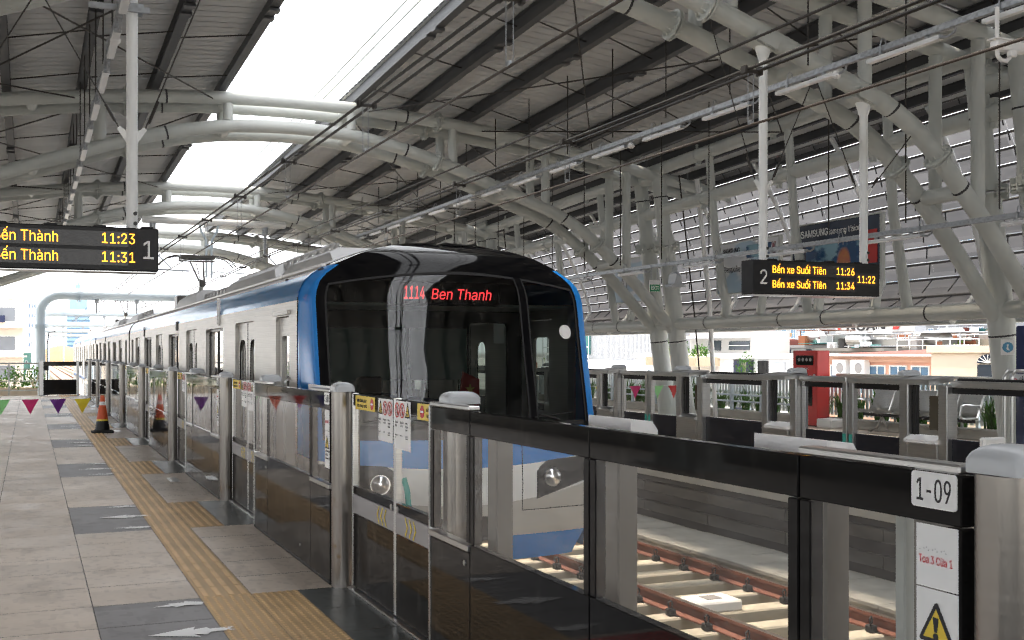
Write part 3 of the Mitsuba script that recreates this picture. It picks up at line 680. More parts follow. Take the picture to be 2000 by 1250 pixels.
    npart(t, 'side_screen', patch(cols(WC, WD), lambda x: (wz0(x), wz1(x)), 16), 'glass_dark')
    fr = lambda a, b, z0, z1, nz: patch(cols(a, b), lambda x: (z0(x), z1(x)), nz, .006)
    for a, b in ((WA, WB), (WC, WD)):
        npart(t, 'screen_gasket', fr(a - .008, b + .008, wz1, lambda x: wz1(x) + .022, 1), 'rubber')
        npart(t, 'screen_gasket', fr(a - .012, a, wz0, wz1, 16), 'rubber'); npart(t, 'screen_gasket', fr(b, b + .012, wz0, wz1, 16), 'rubber')
    for s in (-1, 1):
        a, b = (-.9995, -cl) if s < 0 else (ce, .9995)
        npart(t, 'corner_stripe', patch(cols(a, b), lambda x: (zband(x), 2.44), 24), 'car_blue')
        x = TX + s * HW
        zs = list(np.linspace(.62, 2.1, 8)) + [2.2, 2.3, 2.38, 2.44]
        def strip(zs, m, nm):
            v = np.array([q for z in zs for q in ((TX + s * hw(z), npt(s * .9995, z)[1] - .01, zm(z)), (TX + s * hw(z), 11.0, zm(z)))]); f = np.array([q for i in range(len(zs) - 1) for q in ([2*i, 2*i+1, 2*i+3], [2*i, 2*i+3, 2*i+2])])
            part(t, nm, (v, f if s < 0 else f[:, ::-1]), m, True)
        strip(zs, 'car_blue', 'corner_stripe'); strip([.35, .5, .62], 'car_white', 'nose_side'); strip([-.19, .1, .35], 'car_apron', 'nose_side'); strip([-.44, -.3, -.19], 'car_blue', 'nose_side')
        strip([2.44, 2.48, 2.52, 2.57, 2.6, 2.62], 'car_roof', 'nose_roof')
        part(t, 'body_seam', B(x - .004 * (s < 0) - .0, x + .004 * (s > 0) + .001, 10.99, 11.01, -.4, 2.15), 'rubber')
        # light cluster
        lx = (.47, .965) if s > 0 else (-.965, -.47)
        def lz(x):
            u = (abs(x) - .47) / .495
            return (.16 + .20 * u, .53 + .04 * u - .10 * (1 - min(1, u * 5)) ** 2)
        hl = npart(t, 'light_housing', patch(cols(*lx), lz, 6, .004), 'mask')
        c = npt(s * .59, .365) + nnorm(s * .59, .365) * .0; n = nnorm(s * .59, .365)
        part(hl, 'reflector', ring(c + n * .010, n, .094, .016, 28), 'chrome', 40)
        sp = trimesh.creation.icosphere(3, .088); part(hl, 'lens', (np.array(sp.vertices) * [1, .62, 1] + c + n * .008, np.array(sp.faces)), 'chrome', True)
    npart(t, 'blue_bib', patch(cols(-.9995, .9995), lambda x: (zband(x), zmask(x)) if -cl <= x <= ce else (zband(x), zband(x) + 1e-4), 5), 'car_blue')
    npart(t, 'white_bib', patch(cols(-.9995, .9995), lambda x: (zwhite(x), zband(x)), 6), 'car_white')
    notch = .235
    for a, b in ((-.9995, -notch), (notch, .9995)):
        npart(t, 'apron', patch(cols(a, b), lambda x: (zskirt(x), zwhite(x)), 6), 'car_apron')
        npart(t, 'skirt', patch(cols(a, b), lambda x: (-.44, zskirt(x)), 4), 'car_blue')
    npart(t, 'apron', patch(cols(-notch, notch), lambda x: (.02 - .16 * (abs(x) / notch) ** 6, zwhite(x)), 3), 'car_apron')
    part(t, 'coupler', cat(C(TX - .16, TX + .16, 10.4, 11.0, -.36, -.08, .04), B(TX - .34, TX + .34, 10.85, 10.9, -.45, .10)), 'cab_dark')
    part(t, 'panel_line', cat(*[patch(np.array([.36, .366]), lambda x: (.06, .76), 8, .003)[:2], patch(cols(.36, .85), lambda x: (.052, .06), 1, .003)[:2]]), 'rubber')
    npart(t, 'wiper_cowl', patch(cols(-.8, .86), lambda x: (.87, .92), 1, .012), 'rubber')
    for i in range(5): npart(t, 'cowl_vent', patch(np.linspace(.22 + i * .125, .32 + i * .125, 4), lambda x: (.80, .868), 2, .022), 'black_gloss')
    npart(t, 'cowl_lamp', patch(np.linspace(.10, .18, 4), lambda x: (.80, .868), 2, .02), 'red')
    for xi, ang in ((-.45, 28), (.1, 28), (.66, 20)):
        c = npt(xi, .93); n = nnorm(xi, .93); part(t, 'wiper', cat(rod(c + n * .03, npt(xi - .16, .99) + n * .03, .010, 6), rod(npt(xi - .20, .96) + n * .03, npt(xi + .10, 1.0) + n * .03, .006, 6)), 'rubber')
    # cab interior
    part(t, 'cab_floor', B(TX - 1.38, TX + 1.38, 10.7, 12.2, -.05, 0), 'cab_dark'); part(t, 'cab_ceiling', B(TX - 1.3, TX + 1.3, 10.9, 12.2, 2.4, 2.43), 'cab_dark')
    bw = sbox(TX - 1.38, 0, TX + 1.38, 2.4).difference(unary_union([rrect(TX - 1.15, .98, TX - .12, 1.5, .06), rrect(TX - .02, .98, TX + .62, 1.5, .06), rrect(TX + .72, .1, TX + 1.2, 1.95, .05)]))
    part(t, 'cab_partition', prism(bw, 12.15, 12.2, 'y'), 'cab_dark')
    part(t, 'blind', C(TX - 1.2, TX - .05, 12.10, 12.125, 1.30, 1.88, .01), 'blind'); part(t, 'blind', C(TX - .0, TX + .68, 12.10, 12.125, 1.30, 1.88, .01), 'blind')
    part(t, 'console', cat(C(TX - 1.2, TX + .45, 10.95, 11.35, .55, .90, .08), C(TX - 1.0, TX - .2, 11.1, 11.3, .88, 1.04, .03)), 'cab')
    part(t, 'driver_seat', cat(C(TX - .75, TX - .3, 11.5, 11.9, .42, .52, .04), C(TX - .75, TX - .3, 11.83, 11.95, .5, 1.15, .04), C(TX - .66, TX - .39, 11.85, 11.95, 1.15, 1.35, .04)), 'cab_dark')
    part(t, 'paper_note', C(TX + .42, TX + .54, 10.66, 10.67, 1.70, 1.90, .003), 'white'); q = npt(.60, 1.78)
    part(t, 'round_sticker', disc(npt(.78, 1.82) + nnorm(.78, 1.82) * .004, *(lambda n: (np.cross(Z_, n) / np.linalg.norm(np.cross(Z_, n)), np.cross(n, np.cross(Z_, n) / np.linalg.norm(np.cross(Z_, n)))))(nnorm(.78, 1.82)), .075, .002), 'white')
    fl = part(t, 'small_flag', prism([(TX + .02, 1.14), (TX + .24, 1.06), (TX + .24, 1.34), (TX + .06, 1.42)], 10.60, 10.61, 'y'), 'red', label='small red flag with a yellow star behind the windscreen')
    star = [(math.sin(a) * r, math.cos(a) * r) for i, a in enumerate(np.arange(10) * math.pi / 5) for r in ((.055, .022)[i % 2],)]
    part(fl, 'star', flat(star, (TX + .14, 10.598, 1.24), X_, Z_, .001), 'yellow')
    yd = 10.80
    part(t, 'destination_board', C(TX - .62, TX + .55, yd, yd + .06, 2.08, 2.32, .01), 'black_matt')
    tx = cat(text('1114', .128, (TX - .50, yd - .004, 2.145), X_, Z_, .002, .15, .50), text('Ben Thanh', .106, (TX - .21, yd - .004, 2.145), X_, Z_, .002, .15, .90))
    part(t, 'destination_text', tx, 'red', em=emit('r', (.55, .026, .032)))
    return t
for i in range(3): car(i)
# ================================================================== platform screens
PER = 4.98
LEFT, UPV = (0, -1, 0), Z_            # reading direction on the near screens as seen from the platform
def sheet_text(parent, s, h, y, z, m='black_ink', x=PX - .0075, sx=1.0, bold=False, name='lettering'):
    return part(parent, name, text(s, h, (x, y, z), NY, Z_, .0008, 0, sx, bold), m)
def yz(poly, y, z, x, d=.001):      # flat print on the near screens: polygon drawn to the right and up
    return flat(poly, (x, y, z), NY, Z_, d)
def circ(r, n=24): return Polygon([(math.cos(a) * r, math.sin(a) * r) for a in np.arange(n) * 2 * math.pi / n])
def warn_sticker(par, y, z0, z1, w, x, words=True):
    k = part(par, 'warning_sticker', C(x - .0015, x + .001, y - w, y, z0, z1, .0004), 'white')
    h = w * .62; cx = w / 2; cz = z0 + (z1 - z0) * (.55 if words else .5) - (0 if words else h * .4)
    tri = Polygon([(cx - h * .58, cz), (cx + h * .58, cz), (cx, cz + h)])
    part(k, 'triangle', yz(tri.buffer(.006), y, 0, x - .0025), 'black_ink'); part(k, 'triangle', yz(tri.buffer(-.004), y, 0, x - .0035), 'yellow')
    part(k, 'mark', yz(unary_union([Polygon([(cx - .009, cz + h * .66), (cx + .009, cz + h * .66), (cx + .004, cz + h * .24), (cx - .004, cz + h * .24)]), Polygon([(cx + math.cos(a) * .008, cz + h * .12 + math.sin(a) * .008) for a in np.arange(12) * math.pi / 6])]), y, 0, x - .0045), 'black_ink')
    if words:
        part(k, 'lettering', cat(text('Chú Ý Khoảng', .0135, (x - .003, y - .018, cz - .03), NY, Z_, .0008), text('Hở Giữa', .0135, (x - .003, y - .018, cz - .055), NY, Z_, .0008), text('Tàu Và Ke Ga', .0135, (x - .003, y - .018, cz - .08), NY, Z_, .0008)), 'black_ink')
    return k
def cap(x0, x1, ya, yb, z):
    pts = [(yb, 0), (ya, 0), (ya, .012)] + [(ya + (1 - math.cos(a)) * .07, .012 + .045 * math.sin(a)) for a in np.linspace(.2, math.pi / 2, 7)] + [(yb - .03, .052), (yb, .03)]
    return prism([(p, z + q) for p, q in pts], x0, x1, 'x')
def nose_cap(x0, x1, ya, yb, z):
    """grey plastic post cap with a softly domed top"""
    ms = []; n = None; vs = []
    for i, h, rr in ((0, 0, .02), (0, .03, .022), (.006, .044, .026), (.016, .055, .032), (.032, .062, .04), (.05, .064, .045)):
        i = min(i, (min(x1 - x0, yb - ya)) / 2 - .02); rr = min(rr, (min(x1 - x0, yb - ya)) / 2 - i - .001)
        c = np.array(rrect(x0 + i, ya + i, x1 - i, yb - i, rr).exterior.coords)[:-1]
        vs.append(np.column_stack([c, np.full(len(c), z + h)]))
    n = min(len(v) for v in vs); assert all(len(v) == n for v in vs)
    k = np.arange(n); j = (k + 1) % n; f = []
    for q in range(len(vs) - 1): f += [np.stack([q*n+k, q*n+j, (q+1)*n+j], 1), np.stack([q*n+k, (q+1)*n+j, (q+1)*n+k], 1)]
    v = np.vstack(vs + [[[(x0 + x1) / 2, (ya + yb) / 2, z + .064]], [[(x0 + x1) / 2, (ya + yb) / 2, z]]]); m = len(v)
    f += [np.stack([(len(vs)-1)*n+k, (len(vs)-1)*n+j, k*0+m-2], 1), np.stack([j, k, k*0+m-1], 1)]
    f = np.vstack(f); return v, fix(v, f)
mat('inner', (.20, .185, .165), .5, .3)
def near_panel(k):
    ya, yb = 5.576 + PER * (k - 1), 7.70 + PER * (k - 1)   # placeholder, replaced below
    if k == 0: y0, y1, joints = 1.93, 5.576, [2.515, 3.76, 5.0]
    else: y0, y1 = 7.70 + PER * (k - 1), 10.556 + PER * (k - 1); joints = [y0 + .585, y1 - .63]
    num = f'1-{9 - k:02d}'
    what = [f'near glass and black screen panel with the large 1-09 number plate beside the camera', 'near glass and black screen panel with the 1-08 plate, in front of the train doors'][k] if k < 2 else f'near glass and black screen panel, {ORD[k]} from the camera, with number plate {num}'
    t = thing('screen_panel', what, 'platform screen', 'glass screen panels along the near platform edge')
    ed = [y0] + joints + [y1]
    for i, (a, b) in enumerate(zip(ed[:-1], ed[1:])):
        end = i == 0 or i == len(ed) - 2
        a_, b_ = a + .004, b - .004; x0, x1 = PX, PX + .045
        part(t, 'lower_panel', C(x0, x1, a_, b_, .02, .655 if end else .695, .003), 'black_gloss')
        part(t, 'top_panel', C(x0, x1, a_, b_, 1.21, 1.325, .003), 'black_gloss')
        w = .045 if k == 0 or not end else .03
        part(t, 'frame_edge', C(x0, x1, a_, a_ + w, .70, 1.206, .003), 'black_gloss'); part(t, 'frame_edge', C(x0, x1, b_ - w, b_, .70, 1.206, .003), 'black_gloss')
        part(t, 'pane', rect3((x0 + .004, a_ + w, .695), (0, b_ - a_ - 2 * w, 0), (0, 0, .515)), 'glass')
        if end:
            part(t, 'top_trim', C(x0 - .006, x1 + .01, a_, b_, 1.328, 1.350, .005), 'inox')
            part(t, 'mid_trim', C(x0 - .012, x1, a_, b_, .66, .692, .004), 'inox')
        part(t, 'lock', ring((x0 - .002, a_ + .06, .60), X_, .014, .008, 14), 'inox', 40) if end and i else None
        part(t, 'foot_screw', ring((x0 - .002, a_ + .35, .13), X_, .012, .006, 10), 'inox', 40) if not end else None
    part(t, 'edge_strip', C(PX - .008, PX + .05, y1 - .008, y1 + .004, .02, 1.33, .002), 'inox'); part(t, 'base_rail', C(PX - .006, PX + .06, y0, y1, 0, .022, .004), 'black_matt')
    for y in ([y0 + .12] + joints + [y1 - .12] if k == 0 else [y0 + .10, joints[1] + .02, y1 - .10]):
        part(t, 'inner_post', C(2.10, 2.19, y + .12, y + .24, 0, 1.27, .008), 'inner'); 
        if k < 3: part(t, 'inner_rib', C(2.15, 2.2, y + .32, y + .36, 0, 1.27, .005), 'steel')
    for y in ((2.68, 3.85) if k == 0 else (y0 + 1.3,)):
        lid = prism([(2.14, 1.275), (2.26, 1.265), (2.26, 1.30), (2.235, 1.335), (2.14, 1.345)], y, y + .36, 'y')
        part(t, 'sensor_lid', lid, 'white_gloss')
    # stickers by the post
    y = y0 + .155; x = PX - .001
    pl_ = part(t, 'number_plate', flat(rrect(0, 0, .142, .083, .010), (x, y, 1.243), NY, Z_, .003), 'white')
    part(pl_, 'digits', text(num, .052, (x - .0035, y - .014, 1.259), NY, Z_, .001, 0, .62), 'black_ink')
    c = part(t, 'car_sticker', C(x - .002, x, y - .145, y - .015, 1.06, 1.205, .0005), 'white')
    part(c, 'lettering', text('Toa 3 Cửa 1' if k == 0 else f'Toa 3 Cửa {k + 1}' if k < 4 else f'Toa 2 Cửa {k % 4 + 1}', .0185, (x - .003, y - .024, 1.115), NY, Z_, .0008, 0, .72), 'red_ink')
    part(c, 'dots', cat(*[disc((x - .0025, y - .028 - .009 * i - (.004 if i % 3 else 0), 1.145 + (i * 7 % 3) * .003), NY, Z_, .0016, .0008, 6) for i in range(10)]), 'greyband')
    warn_sticker(t, y - .015, .80, 1.057, .13, x)
    # posts at both ends
    part(t, 'post', prism(sbox(PX - .005 + .055, y0 - .155 + .055, PX + .125 - .055, y0 - .006 - .055).buffer(.055, quad_segs=7), 0, 1.335, 'z'), 'inox_post', 40)
    part(t, 'post_cap', nose_cap(PX - .005, PX + .135, y0 - .165, y0 - .002, 1.337), 'cap', 40)
    part(t, 'post', prism(sbox(PX + .09, y1 - .12, PX + .13, y1 - .07).buffer(.04, quad_segs=6), 0, 1.335, 'z'), 'inox_post', 40)
    part(t, 'post_cap', nose_cap(PX + .04, PX + .22, y1 - .17, y1 - .01, 1.34), 'cap', 40)
    return t
def pict(kind):
    """prohibition pictograms: (black figure, red ring)"""
    body = unary_union([circ(.008).buffer(0), Polygon([(-.006, -.01), (.006, -.01), (.009, -.03), (.004, -.045), (-.004, -.045), (-.009, -.03)])])
    return body
def near_door(k):
    yb = 7.70 + PER * (k - 1) - .155; ya = 5.576 + PER * (k - 1)
    if k == 0: yb = 1.93 - .155; ya = yb - 2.0
    t = thing('screen_door', ('near sliding screen door pair with yellow strips and white warning sheets, between the 1-09 and 1-08 panels' if k == 1 else f'near sliding screen door pair, {ORD[k]} along the platform from the camera'), 'platform door', 'sliding doors of the near platform screen')
    x0, x1 = PX + .115, PX + .155; ym = (ya + yb) / 2 + .0
    for q in (0, 1):
        a, b = (ym + .004, yb - .01) if q else (ya - .02, ym - .004)
        lf = part(t, 'leaf', cat(C(x0, x1, a, b, .02, .515, .003)), 'black_gloss')
        part(lf, 'kick_band', C(x0 - .002, x1, a, b, .518, .645, .003), 'greyband')
        part(lf, 'rail', C(x0, x1, a, b, .648, .70, .003), 'black_gloss'); part(lf, 'rail', C(x0, x1, a, b, 1.245, 1.325, .003), 'black_gloss')
        part(lf, 'stile', C(x0 - .004, x1, b - .018, b, .02, 1.33, .004), 'inox'); part(lf, 'stile', C(x0 - .004, x1, a, a + .018, .02, 1.33, .004), 'inox')
        part(lf, 'pane', rect3((x0 + .004, a + .018, .70), (0, b - a - .036, 0), (0, 0, .545)), 'glass')
        e = b if not q else a
        ch = []
        for i in range(3):
            u0 = i * .075
            ch.append(Polygon([(u0 + .045, .055), (u0 + .06, .055), (u0 + .016, 0), (u0 + .06, -.055), (u0 + .045, -.055), (u0, 0)]))
        ch = unary_union(ch)
        yy = (a + .37) if q else (b - .20)
        part(lf, 'chevron', flat(ch, (x0 - .004, yy, .582), NY if q else (0, 1, 0), Z_ if q else Z_, .0012) if q else miry(flat(ch, (x0 - .004, yy, .582), NY, Z_, .0012), yy - .105), 'yellow')
        part(lf, 'lock', ring((x0 - .004, (a + .06) if q else (b - .06), .665), X_, .019, .008, 16), 'inox', 40)
        if k <= 5:
            xs = x0 - .0055
            s0 = (b - .10) if q else (a + .56)
            ys = part(lf, 'yellow_strip', C(xs - .001, xs + .002, s0 - (.46 if q else .56), s0, 1.225, 1.318, .0004), 'yellow')
            tx0 = s0 - .04 if q else s0 - .16
            part(ys, 'lettering', cat(text('KHÔNG SỬ DỤNG CỬA NÀY', .018, (xs - .0015, tx0, 1.277), NY, Z_, .0008, 0, .7), text('THIS DOOR NOT IN USE', .018, (xs - .0015, tx0, 1.243), NY, Z_, .0008, 0, .84)), 'black_ink')
            cy = s0 - .40 if q else s0 - .09
            part(ys, 'no_entry_mark', yz(circ(.036), cy, 1.272, xs - .002), 'red'); part(ys, 'no_entry_mark', yz(sbox(-.024, -.006, .024, .006), cy, 1.272, xs - .003), 'white')
            w = .30
            s1 = (a + .02 + w) if q else (b - .02)
            sh = part(lf, 'warning_sheet', C(xs - .003, xs + .0, s1 - w, s1, 1.055 if q else 1.03, 1.318, .0004), 'white')
            for i in range(3):
                cx = s1 - .05 - i * .1
                if (i == 0) == bool(q) and (i == 0 if q else i == 2) or (not q and i == 2):
                    tri = Polygon([(-.046, -.04), (.046, -.04), (0, .05)])
                    part(sh, 'triangle', yz(tri, cx, 1.262, xs - .004), 'black_ink'); part(sh, 'triangle', yz(tri.buffer(-.009), cx, 1.262, xs - .005), 'yellow')
                    part(sh, 'figure', yz(unary_union([circ(.006).buffer(.001), Polygon([(-.02, -.028), (.0, -.004), (.014, -.028), (.006, -.03), (-.002, -.018), (-.012, -.03)])]), cx, 1.262, xs - .006), 'black_ink')
                else:
                    part(sh, 'red_ring', yz(unary_union([circ(.045).difference(circ(.036)), Polygon([(-.034, .026), (-.028, .032), (.034, -.026), (.028, -.032)])]), cx, 1.262, xs - .005), 'red')
                    part(sh, 'figure', yz(unary_union([Polygon([(x, y + .018) for x, y in circ(.007).exterior.coords]), Polygon([(-.006, .01), (.006, .01), (.010, -.02), (.003, -.03), (-.006, -.028), (-.009, -.01)])]), cx, 1.262, xs - .004), 'black_ink')
                lines = [('Cẩn thận', 'kẹt tay'), ('Không dựa', 'vào cửa'), ('Không', 'chạy qua', 'cửa tàu')][i]
                part(sh, 'lettering', cat(*[text(s, .012, (xs - .0042, cx + .042, 1.185 - j * .02), NY, Z_, .0006, 0, .8) for j, s in enumerate(lines)], *[text(s, .008, (xs - .0042, cx + .042, 1.11 - j * .014), NY, Z_, .0006, 0, .8) for j, s in enumerate([('Keep hands', 'clear'), ('Do not lean',), ('Do not rush', 'to the doors')][i])]), 'black_ink')
    part(t, 'sill', C(PX + .08, 2.17, ya, yb, -.002, .012, .003), 'inox')
    return t
for k in range(9):
    near_panel(k)
for k in range(0, 9):
    near_door(k)
# teal strap seen behind the door glass
one('teal_strap', tube([(2.20, 6.92, .80), (2.21, 6.88, .72), (2.21, 6.85, .62)], .018, 10), 'teal', 'short teal strap hanging behind the near door glass', 'strap', 40) if mat('teal', (.05, .38, .32), .5) is None else None

def far_module(k, yc):
    lab = f'far-side sliding door and its steel posts, {ORD[k]} from the camera along the opposite platform'
    t = thing('screen_door', lab, 'platform door', 'door units of the far platform screen')
    x = FX
    for q in (-1, 1):
        a, b = sorted((yc + q * .008, yc + q * .93))
        lf = part(t, 'leaf', C(x + .06, x + .10, a, b, .02, .62, .003), 'black_navy')
        part(lf, 'pane', rect3((x + .07, a, .62), (0, b - a, 0), (0, 0, .64)), 'glass')
        e = yc + q * .05
        part(lf, 'stile', cat(C(x + .02, x + .10, min(yc + q * .015, yc + q * .10), max(yc + q * .015, yc + q * .10), .02, 1.26, .008), C(x + .05, x + .1, min(yc + q * .86, yc + q * .93), max(yc + q * .86, yc + q * .93), .02, 1.26, .006)), 'inox')
        part(lf, 'head_rail', C(x + .0, x + .12, a, b, 1.24, 1.31, .012), 'inox')
        part(lf, 'black_strip', C(x + .05, x + .105, a, b, 1.17, 1.235, .003), 'black_matt')
        part(lf, 'green_tag', flat(rrect(0, 0, .055, .11, .006), (x + .015, yc + q * .03 + (.0 if q < 0 else .055), .50), NY, Z_, .002), 'teal') if k < 4 else None
        # posts and the drive box beside the opening
        p0, p1 = sorted((yc + q * .95, yc + q * 1.09)); part(t, 'post', C(x - .03, x + .11, p0, p1, 0, 1.27, .012), 'inox')
        p2, p3 = sorted((yc + q * 1.10, yc + q * 1.56))
        part(t, 'drive_box', C(x - .05, x + .10, p2, p3, .02, .60, .01), 'inox')
        part(t, 'box_lid', prism([(x - .09, .60), (x + .1, .60), (x + .1, .68), (x + .02, .68), (x - .09, .635)], p2 - .01, p3 + .01, 'y'), 'white_gloss' if k % 2 else 'inox')
        part(t, 'slot_pane', rect3((x + .07, p2, .68), (0, p3 - p2, 0), (0, 0, .55)), 'glass')
        part(t, 'slot_frame', cat(C(x + .03, x + .09, p2, p2 + .05, .68, 1.24, .004), C(x + .03, x + .09, p3 - .05, p3, .68, 1.24, .004)), 'black_matt')
        part(t, 'controller', C(x + .10, x + .16, p2 + .06, p3 - .18, .74, 1.12, .01), 'ctrl') if q < 0 else None
        p4, p5 = sorted((yc + q * 1.56, yc + q * 1.70)); part(t, 'post', C(x - .04, x + .12, p4, p5, 0, 1.25, .012), 'inox')
        h0, h1 = sorted((yc + q * .96, yc + q * 1.60))
        part(t, 'hood', prism([(x - .20, 1.255), (x + .16, 1.285), (x + .16, 1.345), (x - .19, 1.315), (x - .20, 1.305)], h0, h1, 'y'), 'inox')
        c0, c1 = sorted((yc + q * .97, yc + q * 1.09)); m = nose_cap(x - .05, x + .20, c0, c1, 1.345); part(t, 'post_cap', mirx(m, x + .06), 'cap', 40)
    f0, f1 = yc + 1.70, yc + PERF - 1.70
    part(t, 'fixed_panel', C(x + .03, x + .08, f0, f1, .02, .66, .003), 'black_navy')
    part(t, 'fixed_pane', rect3((x + .05, f0, .66), (0, f1 - f0, 0), (0, 0, .56)), 'glass')
    part(t, 'fixed_rail', C(x + .02, x + .10, f0, f1, 1.225, 1.30, .008), 'inox'); part(t, 'black_strip', C(x + .035, x + .09, f0, f1, 1.16, 1.222, .003), 'black_matt')
    part(t, 'top_cover', C(x + .10, x + .2, f0, f1, 1.26, 1.325, .008), 'black_matt')
    return t
mat('ctrl', (.12, .10, .07), .6)
PERF = 4.88
for k in range(7):
    far_module(k, 6.30 + PERF * k)
# ================================================================== wires and lamps over the tracks
def wire(name, x, zf, ya, yb, r, lab, m='wire', n=60):
    return one(name, tube([(x, y, zf(y)) for y in np.linspace(ya, yb, n)], r, 6), m, lab, 'overhead wire', True)
def sag(z0, dip, y): 
    u = ((y + 13) % 50) / 50; return z0 - dip * 4 * u * (1 - u)
for x, nm in ((3.85, 'near track, above the train'), (7.27, 'far track')):
    a = wire('contact_wire', x, lambda y: 4.10, -4, 200, .014, f'single contact wire over the {nm}', 'wire_copper', 8)
    for s in (-1, 1):
        w = wire('messenger_wire', x + .075 * s + .02, lambda y: sag(4.86, .16, y), -4, 120, .019, f'upper supporting wire over the {nm}, {"first" if s < 0 else "second"} of its pair')
    fw = wire('feeder_wire', x + (.78 if x > 5 else -.7), lambda y: sag(5.5 if x > 5 else 5.4, .1, y), -4, 60, .017, f'lone upper wire beside the pair over the {nm}') if x > 5 else None
    for i, y in enumerate(np.arange(4.5, 48, 4.6)):
        y = y + (1.3 if x > 5 else 0); z = sag(4.86, .16, y)
        d = part(a, 'dropper', cat(rod((x - .03, y, 4.11), (x - .03, y, z), .006, 5), rod((x + .04, y, 4.11), (x + .04, y, z), .006, 5), C(x - .02, x + .02, y - .03, y + .03, 4.10, 4.15, .008)), 'galv')
        part(a, 'clamp', cat(C(x - .10, x + .14, y - .025, y + .025, z - .03, z + .01, .008), C(x - .10, x - .06, y - .05, y + .05, z - .05, z + .045, .01), C(x + .10, x + .14, y - .05, y + .05, z - .05, z + .045, .01)), 'wire')
# ---- cable trays with hanging tube lamps
def tray(x, z, ya, yb, lab, step, length, ys, detail):
    t = thing('cable_tray', lab, 'cable tray')
    pr = [(x - .035, z), (x - .035, z + .075), (x - .028, z + .075), (x - .028, z + .006), (x + .028, z + .006), (x + .028, z + .075), (x + .035, z + .075), (x + .035, z)]
    part(t, 'channel', prism(pr, ya, yb, 'y'), 'galv')
    hs = np.arange(ya + .6, min(yb, 46), 1.9)
    for y in hs:
        part(t, 'stirrup', tube([(x - .05, y, z - .04), (x - .05, y, z + .07), (x - .03, y, z + .15), (x, y, z + .175), (x + .03, y, z + .15), (x + .05, y, z + .07), (x + .05, y, z - .04)], .009, 6), 'galv', 40)
    for i, y in enumerate(ys):
        k = thing('tube_lamp', detail(i), 'lamp', 'tube lamps under the cable trays')
        scene[k] = shape(prism([(x - .040, z - .095), (x + .040, z - .095), (x + .046, z - .068), (x + .034, z - .04), (x - .034, z - .04), (x - .046, z - .068)], y, y + length, 'y'), 'lamp')
        for q in (y - .02, y + length): part(k, 'end_cap', C(x - .04, x + .04, q, q + .02, z - .092, z - .04, .008), 'galv')
        for q in (y + .2, y + length - .25): part(k, 'bracket', C(x - .02, x + .02, q, q + .05, z - .04, z, .004), 'galv')
        part(k, 'conduit', tube([(x, y - .02, z - .07), (x, y - .12, z - .09), (x + .02, y - .2, z - .05), (x, y - .24, z + .01)], .016, 7), 'galv', 40)
    return t
tray(9.9, 5.40, 5.0, 47, 'galvanised cable tray with tube lamps high above the far track edge', 2.1, 1.25, np.arange(8.4, 46, 1.92), lambda i: f'white tube lamp under the high tray over the far track, {ORD[i]} along it')
tray(.94, 5.40, 5.0, 47, 'galvanised cable tray with tube lamps over the near platform', 2.1, 1.25, np.arange(11.8, 46, 2.05), lambda i: f'white tube lamp under the tray over the near platform, {ORD[i]} along it')
tray(12.75, 3.50, 7.4, 47, 'galvanised cable tray hung low over the far platform, passing behind the departure board', 2.9, 1.25, np.arange(8.0, 46, 2.85), lambda i: f'white tube lamp under the low tray over the far platform, {ORD[i]} along it')
for i, (y, nm) in enumerate(((11.45, 'beside the slanted arch leg'), (21.0, 'above the green exit sign'))):
    sp = thing('loudspeaker', f'pale grey horn loudspeaker under the low tray {nm}', 'loudspeaker')
    scene[sp] = shape(cat(prism([(12.58, 3.02), (12.92, 3.02), (12.92, 3.06), (12.84, 3.10), (12.80, 3.30), (12.70, 3.30), (12.66, 3.10), (12.58, 3.06)], y - .15, y + .15, 'y')), 'cap')
    part(sp, 'bracket', cat(C(12.70, 12.80, y - .1, y + .1, 3.30, 3.34, .006), *[rod((12.75, y + q, 3.33), (12.75, y + q, 3.5), .012, 6) for q in (-.08, 0, .08)]), 'galv')
# ---- small things on the trays
cam = thing('security_camera', 'white bullet security camera on a bent arm under the high tray', 'security camera')
cx, cy, cz = 9.95, 9.35, 4.98
scene[cam] = shape(cat(C(cx - .24, cx + .24, cy - .06, cy + .06, cz - .055, cz + .055, .02)), 'white')
part(cam, 'sunshield', C(cx - .26, cx + .27, cy - .07, cy + .07, cz + .055, cz + .07, .006), 'white'); part(cam, 'lens', ring((cx + .245, cy, cz), X_, .045, .03, 18), 'black_gloss', 40)
part(cam, 'arm', tube([(cx - .18, cy, 5.40), (cx - .18, cy, 4.93), (cx - .17, cy, 4.86), (cx - .12, cy, 4.82), (cx - .04, cy, 4.82), (cx, cy, 4.86), (cx, cy, 4.93)], .024, 10), 'white', 40)
part(cam, 'junction_box', C(cx - .05, cx + .05, cy - .07, cy - .02, 4.86, 4.93, .01), 'white')
for i, (x, y, where) in enumerate(((9.9, 17.8, 'high tray over the far track'), (.94, 14.2, 'tray over the near platform'), (9.9, 12.2, 'high tray close to the hanging pole'))):
    sd = thing('smoke_detector', f'small white smoke detector under the {where}', 'smoke detector')
    scene[sd] = shape(tube([(x, y, 5.36), (x, y, 5.32), (x, y, 5.29), (x, y, 5.265)], [.035, .06, .06, .035], 16), 'white', 30)
